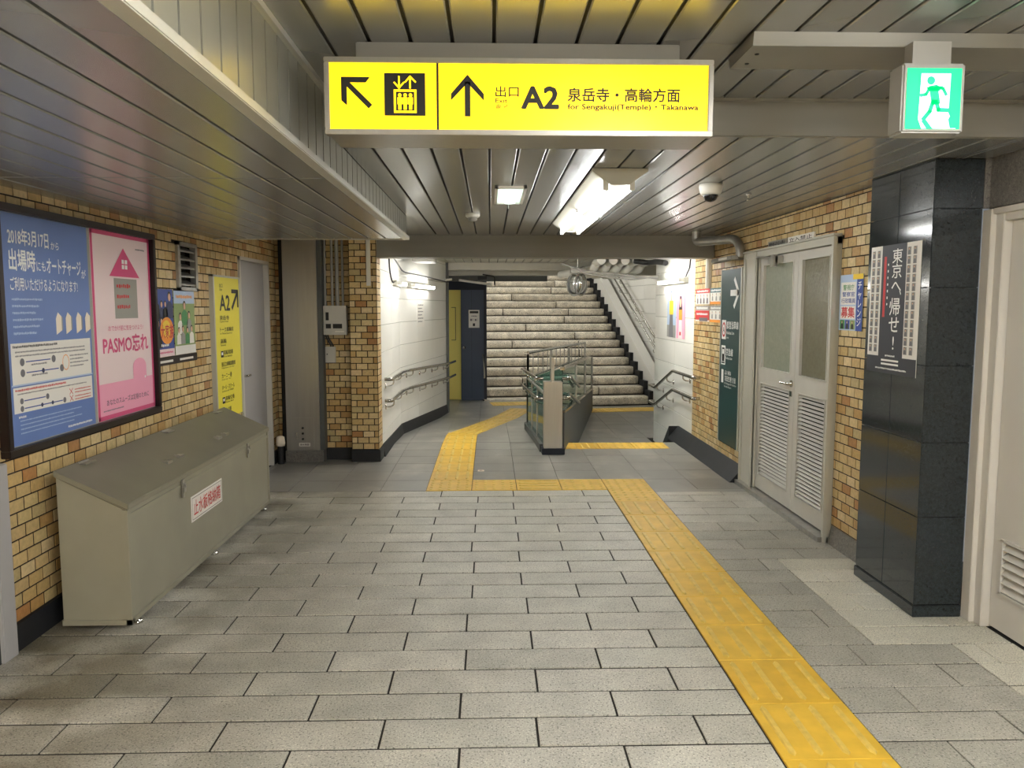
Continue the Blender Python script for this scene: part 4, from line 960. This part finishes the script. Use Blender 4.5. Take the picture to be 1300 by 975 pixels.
B.text('1',.07,.57,.12,.69,'inkw',.03); B.text('品川 横浜',.17,.65,.36,.69,'inkw',.015); B.text('羽田空港 方面',.17,.59,.50,.64,'inkw',.015); B.text('for Shinagawa & Yokohama',.16,.555,.52,.58,'inkw'); B.text('Haneda Airport',.16,.525,.38,.548,'inkw'); B.done()
# ---- wanted posters (4 sheets) -------------------------------------------------
def wanted(y1, y0, z0, z1, head, body, label):
    o, B = sheet('poster', X_R-.008, y0, y1, z0, z1, 'paper', label, face=-1); W = abs(y1-y0); H = z1-z0
    B.rect(0,H*.72,W,H,head,1); B.scribble(W*.08,H*.78,W*.9,H*.93,'inkw',2)
    if body == 'faces':
        for k in range(3): B.person(W*(.2+.3*k),H*.22,H*.46,'greyp')
        B.rect(0,0,W,H*.16,'inkor',1)
    elif body == 'mug':
        for k in range(4): B.person(W*(.15+.23*k),H*.05,H*.6,'inkg')
    else:
        B.rect(0,H*.1,W,H*.7,'inkr',2); B.rect(W*.3,H*.02,W*.9,H*.25,'inkg',3); B.scribble(W*.1,H*.4,W*.9,H*.55,'inkw',4)
    B.done()
wanted(8.56,8.02,1.58,1.74,'inkr','mug','red headed notice with grey portraits, upper left of four on right wall')
wanted(8.56,8.02,1.40,1.565,'greyp','car','red and grey notice, lower left of four beside green sign')
wanted(8.0,7.56,1.58,1.74,'teal','faces','teal headed portrait notice, upper right of four beside green sign')
wanted(8.0,7.56,1.40,1.565,'greyp','faces','grey headed portrait notice, lower right of four beside green sign')
# ---- door plates -----------------------------------------------------------------
for a_, b_, m_, t_, lab in ((5.95,6.35,'steel','関係者以外立入禁止','dull metal plate above double door, farther of two'),(5.45,5.93,'paper','立入禁止','white plate with black writing above double door')):
    o = box(2.236,2.25,a_,b_,2.02,2.07).build('door_plate',m_,None,bevel=.001); tag(o,lab,'plate'); B=Board((2.236,b_,2.02),-EY,-EX,o); B.text(t_,.03,.01,b_-a_-.03,.04,'ink',.02); B.done()
# ---- recruitment poster --------------------------------------------------------------
o, B = sheet('poster', X_R-.008, 4.70, 5.015, 1.405, 1.752, 'pbluel','blue and white recruitment poster with big red characters beside double door',face=-1)
B.rect(.235,0,.315,.347,'inkb',1); B.rect(.18,.315,.315,.347,'inky',2); B.rect(.02,.16,.225,.30,'paper',1); B.text('警視庁',.05,.25,.2,.285,'inkgr',.02); B.text('警察官',.04,.21,.21,.24,'inkb',.02); B.text('行政職員',.03,.17,.22,.2,'inkb',.02)
B.rect(.02,.072,.225,.152,'paper',1); B.text('募集',.035,.08,.215,.146,'inkr',.04)
for k,(c1,u_) in enumerate((('inkgr',.02),('inkb',.09),('grgreen',.16))): B.rect(u_,.008,u_+.065,.065,c1,1); B.person(u_+.032,.01,.052,'ink')
B.text('チャレンジ',.25,.03,.3,.3,'inkw',.02,vertical=True); B.done()
# ---- film poster on granite --------------------------------------------------------------
o, B = sheet('poster', 2.119, 3.85, 4.36, 1.198, 1.877, 'paper','tall black and white film poster with vertical white title on granite pillar',face=-1)
B.rect(.125,.09,.375,.679,'filmdark',1); B.rect(0,0,.51,.09,'filmdark',1); B.rect(.15,.30,.175,.62,'inkr',2); 
B.text('東京へ',.235,.435,.335,.655,'inkw',.01,vertical=True); B.text('、',.32,.415,.335,.44,'inkw',.02); B.text('帰せ!',.225,.13,.33,.40,'inkw',.01,vertical=True)
for cu_ in (.035,.09,.40,.455):
    for k in range(12): z_ = .11+k*.046; B.rect(cu_-.017,z_,cu_+.017,z_+.04,'greyp',2); B.person(cu_,z_+.002,.036,'inkg',3)
B.rect(.16,.065,.34,.075,'inkw',2); B.rect(.16,.045,.34,.055,'inkw',2); B.scribble(.1,.02,.42,.03,'inkw',2)
for k in range(7): B.scribble(.19+.0,.36+k*.035,.2,.375+k*.035,'inkw',2)
B.scribble(.2,.09,.3,.1,'inkw',3); B.done()
# ---- posters on white right wall; notice on left wall ---------------------------------------
o, B = sheet('poster', X_R-.004, 9.5, 9.95, 1.18, 1.76, 'pbluel','narrow poster of standing figure in yellow and grey, under right wall light',face=-1)
B.rect(0,0,.45,.15,'greyp',1); B.poly([(.1,0),(.35,0),(.3,.3),(.15,.3)],'inkg',2); B.rect(.12,.28,.33,.45,'inky',3); B.disc(.22,.5,.05,'skin',4,.05); B.disc(.22,.53,.05,'inkb',3,.04); B.done()
o, B = sheet('poster', X_R-.004, 9.05, 9.45, 1.18, 1.77, 'ppinkm','narrow pink poster of dark haired figure, under right wall light',face=-1)
B.poly([(.1,0),(.3,0),(.26,.25),(.14,.25)],'ppink',2); B.rect(.12,.22,.28,.36,'inkor',3); B.disc(.2,.42,.045,'skin',5,.05); B.poly([(.12,.34),(.28,.34),(.24,.5),(.16,.5)],'ink',4); B.rect(.16,.04,.24,.08,'inkr',4); B.done()
P = Vector((-1.12,9.9,0))+uu*.85; NN = Vector((uu.y,-uu.x,0))
o = MB().obox(P, uu, EZ, NN, 0, .42, 1.28, 1.62, 0, .003).build('paper_notice','paper'); tag(o,'plain white paper notice on left white wall below wall light','notice')
B = Board(P+EZ*1.28+NN*.003, uu, NN, o)
for i in range(6): B.scribble(.05,.29-i*.045,.35-(i%2)*.06,.31-i*.045,'inkg')
B.done()
# ---- trim at extreme left ----------------------------------------------------------------
box(X_L, X_L+.035, 3.36, 3.46, 0, .87).build('trim_5','plastic' if False else 'skin_trim' if 'skin_trim' in M else 'jamb',None,'structure',bevel=.004)
# ---- handrails ------------------------------------------------------------------------------
def railing(name, paths, brackets, label, cat='handrail', r=.019):
    o = thing(name, paths[0][0], label, cat)
    for p in paths: MB().tube(p, r, 12, bend=.06).build('rail', 'railm', o)
    for a, b in brackets:
        a = Vector(a); b = Vector(b); MB().tube([a, a-EZ*.055, (a+b)/2-EZ*.075, b-EZ*.075], .009, 8, bend=.03).build('bracket', 'chrome', o); MB().lathe(b-EZ*.075, [(.03,0),(.03,.008)], 12, (a-b)).build('wall_plate','chrome',o)
    return o
nA = Vector((1,0,0)); nB = Vector((uu.y,-uu.x,0))
for hh, lab in ((.80,'upper stainless handrail along left white wall'),(.575,'lower stainless handrail along left white wall')):
    pts = [Vector((-1.10,8.22,hh)), Vector((-1.03,8.22,hh)), Vector((-1.03,9.3,hh-.01)), Vector((-1.03,9.95,hh-.045)), Vector((-1.12,9.9,0))+uu*2.55+nB*.09+EZ*(hh-.13), Vector((-.58,13.05,hh-.14))]
    br = [(Vector((-1.03,y_,hh-.01)),Vector((-1.12,y_,hh-.01))) for y_ in (8.4,9.1,9.6)]
    for s_ in (.25,.95,1.7,2.5):
        b_ = Vector((-1.12,9.9,0))+uu*s_+EZ*(hh-.045-.085*s_/2.6); br.append((b_+nB*.09, b_))
    railing('handrail', [pts], br, lab)
for hh, lab in ((.80,'upper stainless handrail descending along right white wall'),(.575,'lower stainless handrail descending along right white wall')):
    x_ = X_R-.085
    pts = [Vector((X_R-.01,8.32,hh)),Vector((x_,8.32,hh)),Vector((x_,9.25,hh)),Vector((x_,10.25,hh-.30)),Vector((x_,10.62,hh-.30)),Vector((X_R-.01,10.62,hh-.30))]
    railing('handrail',[pts],[(Vector((x_,8.75,hh)),Vector((X_R,8.75,hh))),(Vector((x_,9.55,hh-.09)),Vector((X_R,9.55,hh-.09))),(Vector((x_,10.1,hh-.25)),Vector((X_R,10.1,hh-.25)))],lab)
for hh, lab in ((1.0,'upper stainless handrail climbing along right staircase wall'),(.8,'lower stainless handrail climbing along right staircase wall')):
    railing('stair_handrail',[[SPt(-.16,-.2,hh-.02),SPt(-.16,5.0,hh+5.0*sl_)]],[(SPt(-.16,d_,hh+d_*sl_),SPt(-.36,d_,hh+d_*sl_)) for d_ in (.4,1.5,2.6,3.7,4.6)],lab)
railing('stair_handrail',[[SPt(SW-.02,-.05,.55),SPt(SW-.02,.1,.95),SPt(SW-.02,4.8,.85+4.8*sl_)]],[(SPt(SW-.02,d_,.85+d_*sl_),SPt(SW+.12,d_,.85+d_*sl_)) for d_ in (.6,2,3.4)],'stainless handrail end beside navy panel at left side of staircase')
# ---- glass balustrade -----------------------------------------------------------------------
bl = thing('balustrade',(.66,8.4,0),'V shaped glass and steel balustrade between ramp and lower steps','balustrade')
box(.565,.76,8.20,8.36,.065,.77).build('post','steel',bl,bevel=.004); box(.545,.785,8.18,8.40,0,.066).build('post_base','navyd',bl,bevel=.003)
box(.645,.675,8.24,8.30,.77,1.02).build('spike','steel',bl)
A0, A1, A2 = Vector((.575,8.36,0)), Vector((.50,10.4,0)), Vector((1.66,13.75,0))
C0, C1 = Vector((.77,8.36,0)), Vector((1.80,13.9,0))
def seg(mb, P, Q, z0a, z1a, z0b, z1b, t):
    U = (Q-P).normalized(); n = Vector((U.y,-U.x,0))*t/2
    mb.hexa([P+n+EZ*z0a,P-n+EZ*z0a,Q-n+EZ*z0b,Q+n+EZ*z0b,P+n+EZ*z1a,P-n+EZ*z1a,Q-n+EZ*z1b,Q+n+EZ*z1b]); return mb
seg(seg(MB(),A0,A1,-.05,.085,-.2,.02,.09),A1,A2,-.2,.02,-.3,-.04,.09).build('kerb','darkg',bl)
seg(MB(),C0,C1,-.3,.42,-.3,.1,.05).build('kerb_panel','darkg',bl)
seg(MB(),C0,C1,.42,.45,.1,.13,.07).build('bottom_rail','railm',bl)
def lerp(P,Q,t): return P+(Q-P)*t
for k in range(3):
    t0,t1 = k/3+.006,(k+1)/3-.006
    seg(MB(),lerp(A0,A1,t0),lerp(A0,A1,t1),.06,.62,.03,.60,.012).build('glass_pane','glass',bl)
for k in range(3):
    t0,t1 = k/3+.004,(k+1)/3-.004; f0=lambda t:.44-.32*t; f1=lambda t:.88-.2*t
    seg(MB(),lerp(C0,C1,t0),lerp(C0,C1,t1),f0(t0),f1(t0),f0(t1),f1(t1),.012).build('glass_pane','glass',bl)
seg(MB(),C0,C1,.88,.91,.68,.71,.05).build('top_rail','railm',bl)
for t_ in (.33,.66,1): p=lerp(C0,C1,t_); box(p.x-.02,p.x+.02,p.y-.02,p.y+.02,-.28,.91-.2*t_).build('baluster','steel',bl)
for t_ in (.33,.66,1): p=lerp(A0,A1,t_); box(p.x-.015,p.x+.015,p.y-.015,p.y+.015,0,.93 if t_==1 else .64).build('baluster','steel',bl)
# raised guard with thin bars round the far side
top=[Vector((.66,8.3,.9)),Vector((.55,10.4,.95)),Vector((1.66,13.7,.95))]
MB().tube([(.575,8.38,.64),(.50,10.4,.61)],.014,8).build('mid_rail','steel',bl); MB().tube([(.50,10.4,.95),(1.66,13.75,.93)],.02,8).build('guard_rail','railm',bl); MB().tube([(.50,10.4,.62),(1.66,13.75,.68)],.014,8).build('guard_rail','railm',bl)
for k in range(15):
    p=lerp(A1,A2,k/14); MB().tube([p+EZ*(.62+.06*k/14),p+EZ*(.95-.02*k/14)],.007,6).build('guard_bar','steel',bl)
for k in range(4): p=lerp(A1,A2,k/3); box(p.x-.015,p.x+.015,p.y-.015,p.y+.015,-.15,.93).build('baluster','steel',bl)
for k in range(3):
    t0,t1=k/3+.01,(k+1)/3-.01; seg(MB(),lerp(A1,A2,t0),lerp(A1,A2,t1),.03,.6,.0,.62,.01).build('glass_pane','glass',bl)
for hh in (.80,.59):
    n_=Vector((-.08,0,0))
    MB().tube([Vector((.56,8.28,hh)),Vector((.49,8.28,hh)),Vector((.42,10.35,hh-.06)),Vector((.46,10.45,hh-.06))],.019,12,bend=.05).build('handrail','railm',bl)
    MB().tube([Vector((.765,8.28,hh)),Vector((.84,8.28,hh)),Vector((.90,8.9,hh-.02)),Vector((1.16,10.2,hh-.28))],.019,12,bend=.06).build('handrail','railm',bl)
    for k in range(5):
        t_=.08+k*.21; a_=Vector((.49-.07*t_,8.28+2.07*t_,hh-.06*t_)); b_=lerp(A0,A1,t_)+EZ*(hh-.09); MB().tube([a_,a_-EZ*.05,b_],.008,6,bend=.02).build('rail_bracket','chrome',bl)
# ---- navy wall with doors at far left -------------------------------------------------------------
nv = struct('wall_navy',(-.35,14.3,-.14))
box(-.52,-.10,14.28,14.4,-.14,1.93).build('navy_panel','navy',nv); box(-.335,-.33,14.275,14.281,-.1,1.9).build('joint_line','navyd',nv); box(-.11,-.06,14.2,14.42,-.14,1.95).build('edge_post','navyd',nv)
box(-.75,-.06,14.27,14.4,1.86,2.2).build('lintel','navyd',nv); box(-.75,-.66,12.62,12.75,-.15,ZC).build('dark_post','darkg',nv); box(-.8,-.52,14.42,14.5,-.14,1.9).build('door_jamb','navyd',nv)
d4=struct('door_4',(-.6,14.35,-.14)); lf=box(-.80,-.53,14.36,14.41,-.135,1.86).build('door_leaf','ydoor',d4)
f=MB(); 
for q in ((-.63,-.62,.95,1.55),(-.70,-.62,1.54,1.55),(-.70,-.62,.95,.96)): f.box(q[0],q[1],14.355,14.36,q[2],q[3])
f.build('window_line','ink',lf)
MB().lathe((-.47,14.28,.82),[(.03,0),(.03,.01),(.012,.012),(.012,.04)],12,(0,-1,0)).build('door_handle','chrome',nv)
o=box(-.385,-.19,14.272,14.279,1.18,1.50).build('paper_notice','paper'); tag(o,'white notice with black header on navy panel left of staircase','notice'); B=Board((-.385,14.272,1.18),EX,-EY,o); B.rect(.02,.26,.175,.30,'ink',1); B.scribble(.05,.2,.15,.22,'inkg'); B.scribble(.03,.12,.08,.17,'inkg'); B.scribble(.11,.12,.16,.17,'inkg'); B.rect(.075,.03,.115,.08,'ink',1); B.done()
tag(MB().tube([(-.725,12.6,-.13),(-.725,12.6,1.98),(-.60,12.6,1.99)],.018,10,bend=.05).build('white_pipe','plastic'),'vertical white pipe on dark post at end of left white wall','pipe')
# overhead arms
o=thing('overhead_arm',(-.1,13.2,1.93),'white arm with black bracket hanging above navy panel','bracket'); MB().tube([(-.50,13.0,1.99),(.02,13.3,1.93)],.02,8).build('arm','plastic',o); MB().tube([(-.12,13.2,2.09),(.08,13.2,2.06),(.08,13.2,1.92)],.012,8,bend=.03).build('bracket','cable',o); box(-.2,-.05,13.12,13.28,2.0,2.06).build('clamp','cable',o)
# ---- pipe bundle at right, far ceiling ---------------------------------------------------------------
for k in range(5):
    xa = 1.50+k*.17; y_=11.3+.04*k
    lbs=('leftmost','second from left','middle','second from right','rightmost')
    o=thing('elbow_pipe',(xa,y_,2.0),'%s of five white elbow pipes under far ceiling above staircase'%lbs[k],'pipe','white elbow pipes under the far ceiling')
    MB().tube([(xa+.02,y_-.5,2.19),(xa+.02,y_,2.185),(xa-.02,y_,2.09),(xa-.22,y_+.35,2.06),(xa-.42,y_+.75,2.04)],.06,14,bend=.09).build('pipe','plastic',o)
    MB().lathe((xa-.13,y_+.2,2.075),[(.068,0),(.068,.04)],14,(-.5,.86,-.05)).build('collar','galv',o)
for k in range(3):
    tag(MB().tube([(.95+.1*k,10.6,2.13-.03*k),(1.3,10.65,2.03-.02*k),(1.9,10.6,1.97-.03*k),(2.2,10.3,1.92+.02*k)],.010,8,bend=.1).build('ceiling_conduit','greyp'),'thin white conduit sagging under elbow pipes, %s of three'%('uppermost','middle','lowest')[k],'conduit')
tag(MB().tube([(2.2,9.9,2.1),(2.17,10.3,2.14),(2.12,10.6,2.14),(1.95,10.7,2.17)],.035,8,bend=.1).build('cable_bundle','cable'),'thick black cable bundle beside right wall light','cable')
o=thing('convex_mirror',(1.24,11.3,1.8),'round convex safety mirror pair hanging below far pipes','mirror')
for dx,nx in ((-.03,(-.75,-.6,-.1)),(.06,(.75,-.6,-.1))):
    ax=Vector(nx).normalized(); c_=Vector((1.24+dx,11.3,1.87)); MB().lathe(c_,[(.15,-.02),(.15,0),(.1,.02),(.05,.03),(.0,.033)],28,ax).build('mirror_face','mirror',o); MB().tube([c_+(Vector((0,0,1)).cross(ax).normalized()*math.cos(t*math.pi/12)+Vector((0,0,1))*math.sin(t*math.pi/12))*.152 for t in range(25)],.014,6).build('mirror_rim','greyp',o)
MB().tube([(1.255,11.32,2.03),(1.255,11.32,2.25)],.014,8).build('hanger','galv',o); box(1.15,1.36,11.25,11.4,2.03,2.1).build('mount','galv',o)
